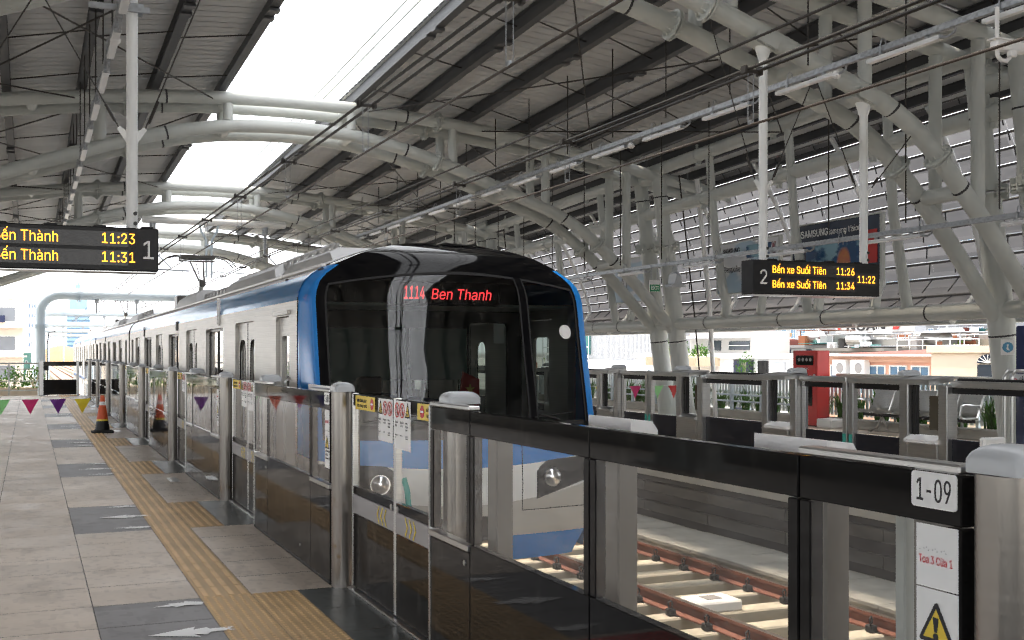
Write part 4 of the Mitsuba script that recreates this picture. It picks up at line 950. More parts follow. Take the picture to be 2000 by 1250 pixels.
# ---- departure boards
def board(x0, x1, y, z0, z1, lab, side, poles, rows):
    t = thing('departure_board', lab, 'departure board')
    d = .30
    scene[t] = shape(C(x0, x1, y, y + d, z0, z1, .012), 'black_matt')
    part(t, 'bottom_trim', C(x0 + .01, x1 - .01, y + .005, y + d - .005, z0 - .015, z0, .003), 'inox')
    for px_ in np.arange(x0 + .3, x1 - .1, .5): part(t, 'top_lug', C(px_, px_ + .13, y + .04, y + .2, z1, z1 + .022, .005), 'black_matt')
    rf_ = mat('screen', (.018, .015, .012), .25)
    h = z1 - z0
    if side == 'two':
        xs0, xs1, xc0, xc1 = x0 + .28, x1 - .46, x1 - .44, x1 - .05
        num = ('2', x0 + .09)
    else:
        xs0, xs1, xc0, xc1 = x0 + .60, x1 - .32, x0 + .08, x0 + .54
        num = ('1', x1 - .19)
    for i, (dest, tm) in enumerate(rows):
        za = z0 + h * (.55 if i == 0 else .12); zb = za + h * .35
        s = part(t, 'screen', C(xs0, xs1, y - .004, y + .002, za, zb, .001), 'screen')
        th = h * (.215 if side == 'two' else .235)
        part(s, 'amber_text', text(dest, th, (xs0 + (.03 if side == 'two' else .19), y - .005, za + h * .075), X_, Z_, .0015, 0, .84), 'yellow', em=emit('a', (.32, .098, .005)))
        part(s, 'amber_time', cat(text(tm, th, (xs1 - (.34 if side == 'two' else .29), y - .005, za + h * .075), X_, Z_, .0015, 0, .84)), 'yellow', em=emit('a', (.32, .098, .005)))
    s = part(t, 'screen', C(xc0, xc1, y - .004, y + .002, z0 + h * .33, z0 + h * .70, .001), 'screen')
    part(s, 'amber_text', text('11:22', h * .215, (xc0 + .02, y - .005, z0 + h * .405), X_, Z_, .0015, 0, .84), 'yellow', em=emit('a', (.32, .098, .005)))
    part(t, 'platform_number', text(num[0], h * .42, (num[1], y - .002, z0 + h * .29), X_, Z_, .002, 0, .9), 'white')
    part(t, 'maker_mark', text('ooloori', h * .045, ((x1 - .62) if side == 'one' else x1 - .2, y - .002, z0 + h * .04), X_, Z_, .001), 'greyband') if False else None
    for px_ in poles:
        zt = lift(LZ(px_), FY[0]) - .12
        p = part(t, 'hanger_pole', tube([(px_, y + d / 2, z1 - .02), (px_, y + d / 2, zt)], .062, 18), 'steel_white', 40)
        part(p, 'bolt', cat(*[ring((px_ + .03, y + d / 2 - .06, z1 + q), Y_, .022, .012, 12) for q in (.06, .17)]), 'band', 40)
        slope = (LZ(px_ + .1) - LZ(px_ - .1)) / .2
        a = math.degrees(math.atan(slope))
        c = (px_, y + d / 2, lift(LZ(px_), FY[0]))
        m = C(px_ - .19, px_ + .19, y + d / 2 - .12, y + d / 2 + .12, c[2] - .195, c[2] - .168, .006)
        part(p, 'saddle', rot(m, -a, 'y', c), 'steel'); part(p, 'saddle_plate', rot(C(px_ - .19, px_ + .19, y + d / 2 - .186, y + d / 2 - .170, c[2] - .19, c[2] - .03, .004), -a, 'y', c), 'steel')
        part(p, 'pole_head', tube([(px_, y + d / 2, zt - .25), (px_, y + d / 2, zt - .02)], [.062, .13], 16), 'steel_white', 30)
        zk = z1 + 1.0
        for s in (-1, 1):
            part(p, 'gusset', prism([(px_, zk - .12), (px_ + s * .16, zk + .12), (px_ + s * .13, zk + .15), (px_, zk + .05)], y + d / 2 - .01, y + d / 2 + .01, 'y'), 'steel_white')
            tp = (px_ + s * .9, y + d / 2, lift(LZ(px_ + s * .9), FY[0]) - .15) if side == 'two' else (px_ + s * 1.0, y + d / 2, lift(LZ(px_ + s * 1.0), FY[0]) - .15)
            part(p, 'stay_cable', cat(rod((px_ + s * .14, y + d / 2, zk + .13), tp, .008, 6), rod(np.array([px_ + s * .18, y + d / 2, zk + .2]), np.array([px_ + s * .18, y + d / 2, zk + .2]) + (np.array(tp) - np.array([px_ + s * .18, y + d / 2, zk + .2])) * .12, .018, 8)), 'wire')
    return t
board(9.28, 11.50, FY[0] - .15, 2.43, 2.91, 'black hanging departure board over the far track with platform number 2 and amber text', 'two', (9.55, 11.33), [('Bến xe Suối Tiên', '11:26'), ('Bến xe Suối Tiên', '11:34')])
board(-1.15, 1.33, FY[0] - .15, 2.51, 2.99, 'black hanging departure board over the near platform with platform number 1 and amber text', 'one', (1.06, -.85), [('Bến Thành', '11:23'), ('Bến Thành', '11:31')])
# loop of grey conduit and bracket where the board pole meets the tray
one('tray_bracket', cat(C(.60, 1.25, FY[0] - .03, FY[0] + .0, 5.42, 5.49, .006), C(.98, 1.18, FY[0] - .1, FY[0] - .07, 5.40, 5.50, .004), C(.98, 1.18, FY[0] + .06, FY[0] + .09, 5.40, 5.50, .004)), 'galv', 'galvanised bracket clamping the near board pole to the cable tray', 'bracket')
one('conduit_loop', tube([(.94, 11.6 + .22 * math.sin(a), 5.66 + .16 * math.cos(a)) for a in np.linspace(0, 5.6, 18)], .03, 8), 'cap', 'coiled grey conduit at the top of the near cable tray', 'conduit', 40)
# ---- exit sign and advertising boards behind the columns
ex = thing('exit_sign', 'small green and white EXIT sign hung beside the train nose', 'exit sign')
ey, ex0 = 21.3, 12.3
scene[ex] = shape(C(ex0, ex0 + .26, ey, ey + .03, 2.93, 3.18, .004), 'white')
mat('green', (.01, .22, .09), .4)
part(ex, 'green_field', C(ex0 + .006, ex0 + .254, ey - .004, ey, 2.935, 3.085, .001), 'green')
part(ex, 'lettering', text('EXIT', .085, (ex0 + .028, ey - .006, 2.968), X_, Z_, .001, 0, .74, True), 'white'); part(ex, 'hanger', cat(rod((ex0 + .05, ey + .015, 3.18), (ex0 + .05, ey + .015, 3.5), .01, 6), rod((ex0 + .21, ey + .015, 3.18), (ex0 + .21, ey + .015, 3.5), .01, 6)), 'galv')
def ad(name, y0, y1, z0, z1, x, lab, fill):
    t = thing(name, lab, 'advertising board')
    scene[t] = shape(C(x, x + .06, y0, y1, z0, z1, .006), fill)
    part(t, 'frame', cat(C(x - .02, x + .07, y1, y1 + .06, z0 - .03, z1 + .03, .004), C(x - .02, x + .07, y0 - .06, y0, z0 - .03, z1 + .03, .004), C(x - .02, x + .07, y0, y1, z1, z1 + .03, .004), C(x - .02, x + .07, y0, y1, z0 - .03, z0, .004)), 'steel')
    return t
mat('ad_dark', lambda p, n, uv: mix((.012, .016, .03), (.03, .05, .09), fbm(p.y * 2, p.z * 2, 0, 3)), .3)
mat('ad_art', lambda p, n, uv: mix(mix((.01, .06, .16), (.22, .38, .46), smoothstep(.45, .6, fbm(p.y * 3, p.z * 5, 1.3, 5))), mix((.45, .05, .10), (.55, .30, .03), fbm(p.y * 6, p.z * 9, 4, 4)), smoothstep(.80, .86, noise(p.y * 1.7, p.z * .6, 8.0))), .3)
mat('ad_light', lambda p, n, uv: mix((.62, .63, .65), (.38, .50, .60), smoothstep(.48, .56, fbm(p.y * 1.2 + p.z, p.z * 3, 2, 3))), .35)
t = ad('advertising_board', 17.2, 19.9, 3.02, 4.28, 15.0, 'dark advertising board with a colourful abstract picture behind the far departure board', 'ad_dark')
part(t, 'picture', B(14.992, 14.999, 17.75, 19.45, 3.06, 3.86), 'ad_art'); part(t, 'picture', B(14.99, 14.999, 17.28, 17.62, 3.35, 4.0), 'red')
part(t, 'lettering', cat(text('SAMSUNG', .14, (14.996, 19.62, 4.02), NY, Z_, .003, 0, .9, True), text('Samsung Vision AI', .12, (14.996, 18.75, 4.02), NY, Z_, .003, 0, .8)), 'white')
t = ad('advertising_board', 20.4, 22.75, 3.0, 4.15, 15.0, 'white advertising board with blue swirls, half hidden by the far departure board', 'ad_light')
part(t, 'picture', B(14.992, 14.999, 20.5, 21.6, 3.76, 4.05), 'ad_art')
part(t, 'lettering', cat(text('SAMSUNG', .11, (14.996, 22.55, 3.92), NY, Z_, .003, 0, .9, True), text('Bespoke AI', .14, (14.996, 22.5, 3.48), NY, Z_, .003, 0, .85)), 'black_ink')
t = ad('advertising_board', 26.2, 28.2, 3.0, 4.15, 15.0, 'pale grey advertising board half hidden behind the train and the exit sign', 'ad_light')
part(t, 'lettering', text('AI', .35, (14.996, 27.6, 3.3), NY, Z_, .003, 0, .9), 'greyband')
for i, y in enumerate((26.9, 22.4, 21.0, 19.0, 17.3)):
    one('cable_bracket', cat(prism([(14.86, 2.48), (15.02, 2.48), (15.10, 3.0), (14.98, 3.0)], y - .07, y + .07, 'y'), tube([(14.8, y - .14, 2.46), (14.74, y - .17, 2.5), (14.82, y - .16, 2.8), (14.9, y - .15, 3.0)], .03, 8)), 'steel', f'short bracket with a black cable below the advertising boards, {ORD[i]} in the row', 'bracket', 30, 'brackets under the advertising boards')
# ---- support beam of the overhead wires under the third arch
cb = thing('wire_support_beam', 'white beam with hanging insulators under the third arch, above the pantograph', 'wire support')
by, bz = 36.5, 5.72
scene[cb] = shape(tube([(3.2, by, bz), (7.6, by, bz)], .11, 14), 'steel_white', 40)
for x in (3.5, 6.95):
    i_ = part(cb, 'insulator', tube([(x, by, bz - .1), (x, by, bz - .35), (x, by, bz - .36), (x, by, bz - .95)], [.10, .09, .035, .035], 10), 'galv', 30)
    part(i_, 'shed', cat(*[ring((x, by, bz - .42 - .06 * j), Z_, .075, .02, 14) for j in range(7)]), 'cap', 40)
    part(cb, 'wire_arm', cat(rod((x + .05, by, 4.75), (x + .55, by, 4.25), .022, 7), tube([(x - .1, by, 4.2), (x + 1.1, by, 4.16)], .02, 7), rod((x + .9, by, 4.16), (x + .9, by, 4.1), .012)), 'galv')
part(cb, 'fork', cat(*[tube([(5.2 + s * .28, by, bz - .1), (5.2 + s * .24, by, bz - .3), (5.2 + s * .10, by, bz - .55), (5.2 + s * .08, by, bz - .7), (5.2 + s * .08, by, bz - 1.75)], .035, 8) for s in (-1, 1)], C(5.08, 5.32, by - .04, by + .04, bz - .85, bz - .7, .01)), 'portal', 40)
part(cb, 'brace', rod((3.3, by, 4.22), (6.6, by, 4.12), .016, 6), 'galv')
# ---- steel portals over the open line
for i, y in enumerate((50.5, 73, 103, 133, 165)):
    p = thing('line_portal', f'pale blue-grey tube portal over the open line, {ORD[i]} beyond the platform end', 'portal', 'portals over the open line')
    zt, r = 4.02, .20
    part(p, 'frame', tube([(.42, y, -1.6)] + [(.42, y, 2.9)] + [(.42 + .75 * (1 - math.cos(a)), y, 3.27 + .75 * math.sin(a)) for a in np.linspace(.15, math.pi / 2, 8)] + [(9.6, y, zt)] + [(10.0 + .35 * math.sin(a), y, zt - .75 * (1 - math.cos(a))) for a in np.linspace(.3, math.pi / 2, 5)] + [(10.4, y, -1.6)], r, 14), 'portal', 40)
    for c, ax in (((.42, y, 2.72), Z_), ((1.9, y, zt), X_), ((8.8, y, zt), X_)):
        part(p, 'flange', cat(*[ring(np.array(c) + np.array(ax) * e, ax, r + .09, .05, 18) for e in (-.05, .05)]), 'portal', 40)
    part(p, 'ladder_cable', tube([(.7, y - .1, -1), (.68, y - .12, 2.0), (.75, y - .1, 2.45), (1.0, y - .1, 2.5)], .02, 6), 'wire', 40) if i == 0 else None
    for x in (2.6, 4.2, 6.7, 8.2):
        part(p, 'hanger', cat(C(x - .08, x + .08, y - .12, y + .12, zt - .32, zt - .18, .01), rod((x, y, zt - .3), (x, y, zt - .75), .03, 8)), 'galv')
# ================================================================== things on the near platform
cone = thing('traffic_cone', 'orange and black traffic cone with a white band, standing on the tactile strip', 'traffic cone')
cx, cy = 1.36, 24.3
mat('cone_orange', (.62, .10, .03), .5)
cr = lambda z: .145 - (.145 - .035) * (z - .03) / .72
def frus(z0, z1, n=28, k=.0): return tube([(cx, cy, z0), (cx, cy, (z0 + z1) / 2), (cx, cy, z1)], [cr(z0) + k, cr((z0 + z1) / 2) + k, cr(z1) + k], n)
scene[cone] = shape(frus(.44, .75), 'cone_orange', 40)
part(cone, 'base', cat(prism(rrect(cx - .21, cy - .21, cx + .21, cy + .21, .04), 0, .035, 'z'), tube([(cx, cy, .03), (cx, cy, .06)], [.19, cr(.05)], 28)), 'rubber', 40)
part(cone, 'black_band', frus(.05, .235), 'black_matt', 40); part(cone, 'yellow_band', frus(.235, .275, k=.001), 'yellow', 40)
part(cone, 'orange_band', frus(.275, .44), 'cone_orange', 40); part(cone, 'white_sleeve', frus(.555, .625, k=.003), 'white', 40)
PC = {'light green': (.30, .72, .28), 'magenta': (.62, .03, .16), 'purple': (.12, .015, .20), 'yellow': (.72, .58, .03), 'orange': (.75, .13, .06), 'red': (.62, .03, .03), 'navy': (.035, .03, .20)}
for n_, c in PC.items():
    mat('flag_' + n_.replace(' ', '_'), c, .6)
def pennants(lab, pts, seq, size, where):
    t = thing('pennant_line', lab, 'pennant line')
    path = []
    for (a, b) in zip(pts[:-1], pts[1:]):
        a, b = np.array(a, float), np.array(b, float)
        for u in np.linspace(0, 1, 8)[:-1]: path.append(a + (b - a) * u - np.array([0, 0, .06 * 4 * u * (1 - u)]))
    path.append(np.array(pts[-1], float))
    scene[t] = shape(tube(path, .004, 5), 'white')
    for x, y, z, c in seq:
        d = rng.uniform(-.02, .02)
        v = np.array([[x - size / 2, y, z], [x + size / 2, y, z + .01], [x + d, y + .02, z - size * .95], [x - size / 4, y - .02, z - size * .45], [x + size / 4, y + .02, z - size * .45], [x, y - .01, z]])
        f = np.array([[0, 3, 5], [5, 3, 4], [5, 4, 1], [3, 2, 4]])
        m = cat((v, f), (v + [0, .003, 0], f[:, ::-1]))
        part(t, 'pennant', m, 'flag_' + c.replace(' ', '_'), label=f'{c} triangular pennant')
seq = [(-.50, 'light green'), (.02, 'magenta'), (.53, 'purple'), (.99, 'yellow'), (-1.02, 'orange'), (-1.54, 'red'), (-2.06, 'navy'), (-2.6, 'yellow')]
pennants('line of coloured triangular pennants strung low across the near platform from the cone', [(cx, cy, .74), (-3.6, cy + .1, .74)], [(x, cy + .02, .685, c) for x, c in seq], .31, 'near')
pennants('line of coloured triangular pennants strung across the far platform behind the glass', [(9.8, 22.2, .92), (14.6, 22.2, .92)], [(x, 22.2, .87, c) for x, c in ((10.95, 'orange'), (11.6, 'yellow'), (12.46, 'magenta'), (13.03, 'light green'), (13.45, 'red'), (10.4, 'navy'))], .31, 'far')
# ---- end of the near platform: black-framed screen and railing
es = thing('end_screen', 'black-framed glass end screen closing off the near platform', 'screen')
y = YEND - .1
scene[es] = shape(C(.50, 1.66, y, y + .05, .02, .60, .004), 'black_gloss')
part(es, 'top_rail', C(.50, 1.86, y, y + .05, 1.12, 1.28, .004), 'black_gloss'); part(es, 'pane', rect3((.5, y + .02, .6), (1.2, 0, 0), (0, 0, .52)), 'glass')
part(es, 'post', C(.36, .50, y - .03, y + .08, 0, 1.33, .01), 'inox'); part(es, 'post', C(1.66, 1.76, y - .02, y + .06, 0, 1.3, .01), 'inox'); part(es, 'lock_box', C(.5, .68, y - .03, y, .95, 1.12, .01), 'black_matt')
rl = thing('end_railing', 'grey steel railing along the open end of the near platform', 'railing')
for z in (1.22, 1.0, .55, .2): part(rl, 'rail', rod((-5.2, YEND, z), (.34, YEND, z), .028 if z > 1.1 else .016, 8), 'steel')
for x in np.arange(-4.9, .4, 1.05): part(rl, 'post', C(x - .025, x + .025, YEND - .02, YEND + .02, 0, 1.2, .004), 'steel')
# ================================================================== things on the far platform
fc = thing('fire_cabinet', 'tall red fire-hose cabinet with a dark window, standing before the fence', 'fire cabinet')
X0, Y0, Y1, ZT = 15.75, 20.05, 20.9, 1.66
scene[fc] = shape(C(X0, X0 + .34, Y0, Y1, .02, ZT, .012), 'red')
part(fc, 'window', prism(rrect(Y0 + .16, .45, Y1 - .16, 1.10, .05), X0 - .008, X0 - .001, 'x'), 'black_gloss'); part(fc, 'window', prism(rrect(Y0 + .12, 1.34, Y1 - .12, 1.55, .04), X0 - .008, X0 - .001, 'x'), 'black_gloss')
for i in range(4): part(fc, 'instrument', ring((X0 - .01, Y0 + .22 + .13 * i, 1.46), X_, .04, .01, 14), 'greyband', 30)
part(fc, 'lettering', text('FIRE HOSE REEL', .04, (X0 - .003, Y1 - .16, 1.24), NY, Z_, .001), 'white'); part(fc, 'handle', C(X0 - .04, X0, Y0 + .05, Y0 + .08, .9, 1.15, .006), 'chrome')
part(fc, 'plinth', C(X0 + .02, X0 + .32, Y0 + .02, Y1 - .02, 0, .02, .004), 'black_matt')
bk = thing('white_bucket', 'low white tub on the floor beside the red cabinet', 'tub'); scene[bk] = shape(C(15.6, 16.0, 19.4, 19.9, .0, .20, .03), 'white')
mat('perf_steel', lambda p, n, uv: mi.Color3f(.72, .73, .74) * (0.7 + 0.3 * smoothstep(.10, .16, dr.sqrt(dr.square(p.y * 40 - dr.floor(p.y * 40) - .5) + dr.square(p.z * 40 - dr.floor(p.z * 40) - .5)))), .16, 1.0)
def bench(y0, n, lab):
    t = thing('bench', lab, 'bench'); x = 15.55
    pr = [(x - .02, .42), (x + .02, .455), (x + .30, .40), (x + .44, .40), (x + .50, .46), (x + .66, .86), (x + .64, .875), (x + .60, .87), (x + .46, .50), (x + .42, .43), (x + .30, .425), (x + .02, .475)]
    for i in range(n):
        a = y0 + i * .58
        part(t, 'seat', prism(pr, a + .02, a + .55, 'y'), 'perf_steel', 35)
        part(t, 'seat_bracket', cat(tube([(x - .0, a, .42), (x + .4, a, .37), (x + .62, a, .88)], .02, 8)), 'chrome', 40)
    for a in (y0 - .02, y0 + n * .58 + .02):
        part(t, 'armrest', tube([(x + .42, a, .40), (x + .05, a, .40), (x + .0, a, .46), (x + .03, a, .64), (x + .1, a, .66), (x + .45, a, .64), (x + .5, a, .5)], .018, 8), 'chrome', 40)
    part(t, 'beam', C(x + .28, x + .36, y0 - .03, y0 + n * .58 + .03, .32, .38, .008), 'black_matt')
    for a in (y0 + .5, y0 + n * .58 - .5):
        part(t, 'leg', cat(tube([(x + .0, a, .02), (x + .2, a, .1), (x + .32, a, .32)], .025, 8), tube([(x + .62, a, .02), (x + .44, a, .1), (x + .32, a, .32)], .025, 8)), 'chrome', 40)
bench(15.75, 5, 'row of perforated steel seats beside the red fire cabinet'); bench(11.6, 4, 'row of perforated steel seats nearest the camera on the far platform')
fn = thing('slat_fence', 'pale slatted fence with grey rails along the back of the far platform', 'fence')
sl = C(16.60, 16.63, -.042, .042, .22, 1.08, .006); sl_ply = mikit.ply(sl, 'm_fence')
for i in range(236):
    part(fn, 'slat', sl_ply, None, tw=T4().translate([rng.uniform(-.004, .004), 6.4 + i * .128, 0]))
for z in (.30, .62, .98): part(fn, 'rail', C(16.63, 16.67, 6.3, 36.8, z - .025, z + .025, .006), 'portal')
for i in range(13):
    part(fn, 'post', C(16.66, 16.74, 6.4 + i * 2.5, 6.48 + i * 2.5, .1, 1.12, .008), 'portal')
hr = thing('handrail', 'long grey handrail on short posts in front of the slatted fence', 'handrail')
part(hr, 'rail', rod((16.25, 9.0, 1.13), (16.25, 20.0, 1.13), .035, 12), 'steel', 40)
for y in np.arange(9.2, 20, 1.8): part(hr, 'post', rod((16.25, y, .18), (16.25, y, 1.11), .026, 8), 'steel', 40)
gr = thing('guard_rail', 'low blue-grey guard rail with two bars in front of the strap-leaf plants', 'railing')
for z in (.42, .58): part(gr, 'rail', rod((16.02, 20.9, z), (16.02, 31, z), .022, 8), 'portal')
for y in np.arange(21.2, 31, 1.25): part(gr, 'post', C(15.98, 16.06, y - .04, y + .04, .2, .92 if int(y) % 2 else .62, .006), 'portal')
def strap_plant(h, n, sp, seed):
    r = random.Random(seed); ms = []
    for i in range(n):
        a = r.uniform(0, 6.283); L = h * r.uniform(.7, 1.15); w = r.uniform(.012, .022); o = np.array([r.uniform(-.05, .05), r.uniform(-.12, .12), 0])
        d = np.array([math.cos(a), math.sin(a), 0]); s = np.array([-d[1], d[0], 0]); bend = r.uniform(.3, 1.0)
        pts = [o + d * sp * bend * u ** 1.8 + np.array([0, 0, L * (u - .45 * bend * u ** 3)]) for u in (0, .3, .6, .85, 1)]
        ww = [w * .8, w, w * .85, w * .5, .001]
        v = np.vstack([[p - s * q, p + s * q] for p, q in zip(pts, ww)]); f = np.array([q for k in range(4) for q in ([2*k, 2*k+1, 2*k+3], [2*k, 2*k+3, 2*k+2])])
        ms.append((v, f))
    return cat(ms)
def leafmat(k, c, tr=.35):
    scene['m_' + k] = {'type': 'principledthin', 'base_color': proc(lambda p, n, uv: mi.Color3f(*c) * (.6 + .9 * noise(p.x * 6, p.y * 6, p.z * 6))), 'roughness': .5, 'diff_trans': .6}
leafmat('leaf', (.07, .16, .035)); leafmat('leaf_pale', (.16, .25, .06)); leafmat('leaf_red', (.30, .10, .06))
sps = [mikit.ply(strap_plant(.72, 48, .46, s), 'm_leaf') for s in range(4)]
for i in range(40):
    y = 8.6 + i * .60 + rng.uniform(-.1, .1)
    k = thing('strap_leaf_plant', 'green strap-leaf plant growing in the planter along the slatted fence', 'plant', 'strap-leaf plants along the fence')
    scene[k] = shape(sps[i % 4], None, tw=T4().translate([16.36, y, .16]).rotate([0, 0, 1], rng.uniform(0, 360)).scale(rng.uniform(.8, 1.2)))
cl = thing('climb_warning_sign', 'small grey sign with climbing ban in a bent steel tube frame above the far screen', 'sign')
sx, sy = 9.62, 9.05
scene[cl] = shape(C(sx + .02, sx + .26, sy, sy + .012, 1.20, 1.38, .003), 'cap')
part(cl, 'tube_frame', cat(*[tube([(sx - .03 + q, sy + .03 - q * .5, .0), (sx - .03 + q, sy + .03 - q * .5, 1.34), (sx + .02 + q, sy + .03 - q * .5, 1.41), (sx + .26 + q, sy + .03 - q * .5, 1.41), (sx + .31 + q, sy + .03 - q * .5, 1.34), (sx + .31 + q, sy + .03 - q * .5, 0)], .02, 8) for q in (0, .07)]), 'inox', 40)
part(cl, 'ban_ring', disc((sx + .09, sy - .001, 1.29), X_, Z_, .042, .001, 20, .032), 'red_ink'); part(cl, 'lettering', cat(text('CẤM', .04, (sx + .15, sy - .002, 1.30), X_, Z_, .001, 0, .8, True), text('LEO', .04, (sx + .15, sy - .002, 1.235), X_, Z_, .001, 0, .8, True)), 'black_ink')
mat('navy_board', (.012, .02, .07), .4)
ib = thing('information_board', 'dark blue standing board cut off by the edge of the view on the far platform', 'board'); scene[ib] = shape(C(10.62, 11.9, 9.75, 9.9, .1, 1.92, .02), 'navy_board')
part(ib, 'foot', C(10.7, 11.8, 9.65, 10.0, 0, .1, .02), 'inox')
io = thing('sensor_post', 'white box sensor with a black camera on a steel bracket behind the far screen', 'sensor'); scene[io] = shape(C(8.92, 9.22, 8.70, 8.78, .52, .74, .02), 'white')
part(io, 'camera', C(9.2, 9.32, 8.72, 8.9, .52, .64, .02), 'black_matt'); part(io, 'bracket', cat(tube([(9.25, 8.8, 0), (9.25, 8.8, .5), (9.4, 8.75, .62), (9.5, 8.6, .55)], .03, 8), C(9.0, 9.5, 8.6, 8.85, -.02, .02, .01)), 'inox')
pb = thing('planter_box', 'grey concrete box with a black nozzle beside the fence on the far platform', 'planter'); scene[pb] = shape(C(15.2, 15.7, 9.6, 10.2, 0, .42, .02), 'concrete'); part(pb, 'nozzle', rod((15.3, 9.7, .45), (15.6, 9.4, .38), .04, 8), 'black_matt')
cs = thing('column_sticker', 'small white sticker with a blue round mark on the column at the far platform edge', 'sticker')
ycs, zcs = 14.25 - .1, 1.70
n = np.array([-.55, -.83, 0]); n /= np.linalg.norm(n); rr_ = np.cross(Z_, n); o = np.array([colx(zcs), 14.25, zcs]) + n * .272
scene[cs] = shape(flat(sbox(-.11, -.13, .11, .13), o, rr_ * 1, Z_, .002), 'white'); part(cs, 'blue_disc', disc(o + n * .003, rr_, Z_, .085, .001, 24), 'blue_ink')
part(cs, 'figure', flat([(-.02, -.05), (.03, -.05), (.0, 0), (.02, .05), (-.015, .045)], o + n * .0045, rr_, Z_, .001), 'white')
# ================================================================== the city beyond
_bk = {}
def bmat(c):
    c = tuple(min(.85, 1.15 * q) for q in c)
    k = 'wall_' + '_'.join(f'{int(q * 100):02d}' for q in c)
    if k not in _bk:
        _bk[k] = 1; mat(k, lambda p, n, uv, c=c: mi.Color3f(*c) * (0.82 + 0.3 * fbm(p.x * .35, p.y * .35, p.z * .5, 4)), .8)
    return k
mat('pane_dark', (.03, .04, .055), .12); mat('pane_pale', (.22, .24, .27), .2); mat('pane_blue', (.12, .22, .34), .15); mat('roof_red', (.20, .06, .045), .7); mat('tin', (.55, .57, .60), .45, .3); mat('teal_sheet', (.05, .20, .19), .6); mat('orange_sheet', (.26, .09, .04), .6); mat('sand', lambda p, n, uv: mi.Color3f(.38, .25, .14) * (.8 + .4 * fbm(p.x * .2, p.y * .2, p.z * .4, 4)), .95)
def house(lab, x0, x1, y0, y1, z1, col, rows, cols_, zb=-11, pane='pane_dark', roof=None, face='x', win=(.55, .6), par=.25, fl=3.2, name='house', ledge=True, wt=.5):
    t = thing(name, lab, 'building' if name != 'house' else 'house')
    wm = bmat(col)
    part(t, 'wall', B(x0, x1, y0, y1, zb, z1), wm)
    part(t, 'parapet', cat(B(x0 - .12, x0 + .12, y0 - .12, y1 + .12, z1 + .003, z1 + par), B(x1 - .12, x1 + .12, y0 - .12, y1 + .12, z1 + .003, z1 + par), B(x0 + .12, x1 - .12, y0 - .12, y0 + .12, z1 + .003, z1 + par), B(x0 + .12, x1 - .12, y1 - .12, y1 + .12, z1 + .003, z1 + par)), wm)
    for f in face:
        a0, a1 = (y0, y1) if f == 'x' else (x0, x1)
        cw = (a1 - a0) / cols_
        for r in range(rows):
            zt = z1 - wt - r * fl
            for c in range(cols_):
                u0 = a0 + (c + .5 - win[0] / 2) * cw; u1 = u0 + win[0] * cw; w1 = zt - (1 - win[1]) * fl * .3; w0 = w1 - win[1] * fl * .8
                if f == 'x':
                    w = part(t, 'window', cat(B(x0 - .06, x0 - .002, u0 - .06, u0, w0 - .06, w1 + .06), B(x0 - .06, x0 - .002, u1, u1 + .06, w0 - .06, w1 + .06), B(x0 - .06, x0 - .002, u0, u1, w1, w1 + .06), B(x0 - .09, x0 - .002, u0, u1, w0 - .06, w0), B(x0 - .05, x0 - .002, (u0 + u1) / 2 - .03, (u0 + u1) / 2 + .03, w0, w1), B(x0 - .05, x0 - .002, u0, u1, (w0 + w1) / 2 - .025, (w0 + w1) / 2 + .025)), 'white')
                    part(w, 'pane', B(x0 - .025, x0 - .003, u0, u1, w0, w1), pane)
                else:
                    w = part(t, 'window', cat(B(u0 - .06, u0, y0 - .06, y0 - .002, w0 - .06, w1 + .06), B(u1, u1 + .06, y0 - .06, y0 - .002, w0 - .06, w1 + .06), B(u0, u1, y0 - .06, y0 - .002, w1, w1 + .06), B(u0, u1, y0 - .09, y0 - .002, w0 - .06, w0)), 'white')
                    part(w, 'pane', B(u0, u1, y0 - .025, y0 - .003, w0, w1), pane)
            if ledge and r: part(t, 'ledge', B(x0 - .3, x0 - .001, y0, y1, zt + .12, zt + .3), wm)
    if roof: part(t, 'roof', prism([(x0 - .5, z1 + par), (x1 + .5, z1 + par), ((x0 + x1) / 2, z1 + par + .9)], y0 - .4, y1 + .4, 'y'), roof)
    return t
def tank(x, y, z, i):
    t = thing('water_tank', f'steel water tank lying on a rooftop stand, {ORD[i]} of the rooftop tanks from the left', 'water tank')
    scene[t] = shape(tube([(x, y - .9, z + .9), (x, y - .8, z + .9), (x, y + .8, z + .9), (x, y + .9, z + .9)], [.35, .55, .55, .35], 16), 'inox', 30)
    part(t, 'stand', cat(*[rod((x + a, y + b, z), (x + a * .6, y + b, z + .55), .04, 5) for a in (-.5, .5) for b in (-.6, .6)]), 'steel_white')
def aircon(x, y, z, i):
    t = thing('air_conditioner', f'white outdoor air-conditioning unit on the roofs, {ORD[i]} from the left', 'air conditioner')
    scene[t] = shape(C(x, x + .35, y, y + .9, z, z + .7, .03), 'white'); part(t, 'fan_grille', ring((x - .01, y + .35, z + .35), X_, .22, .02, 18), 'greyband', 40)
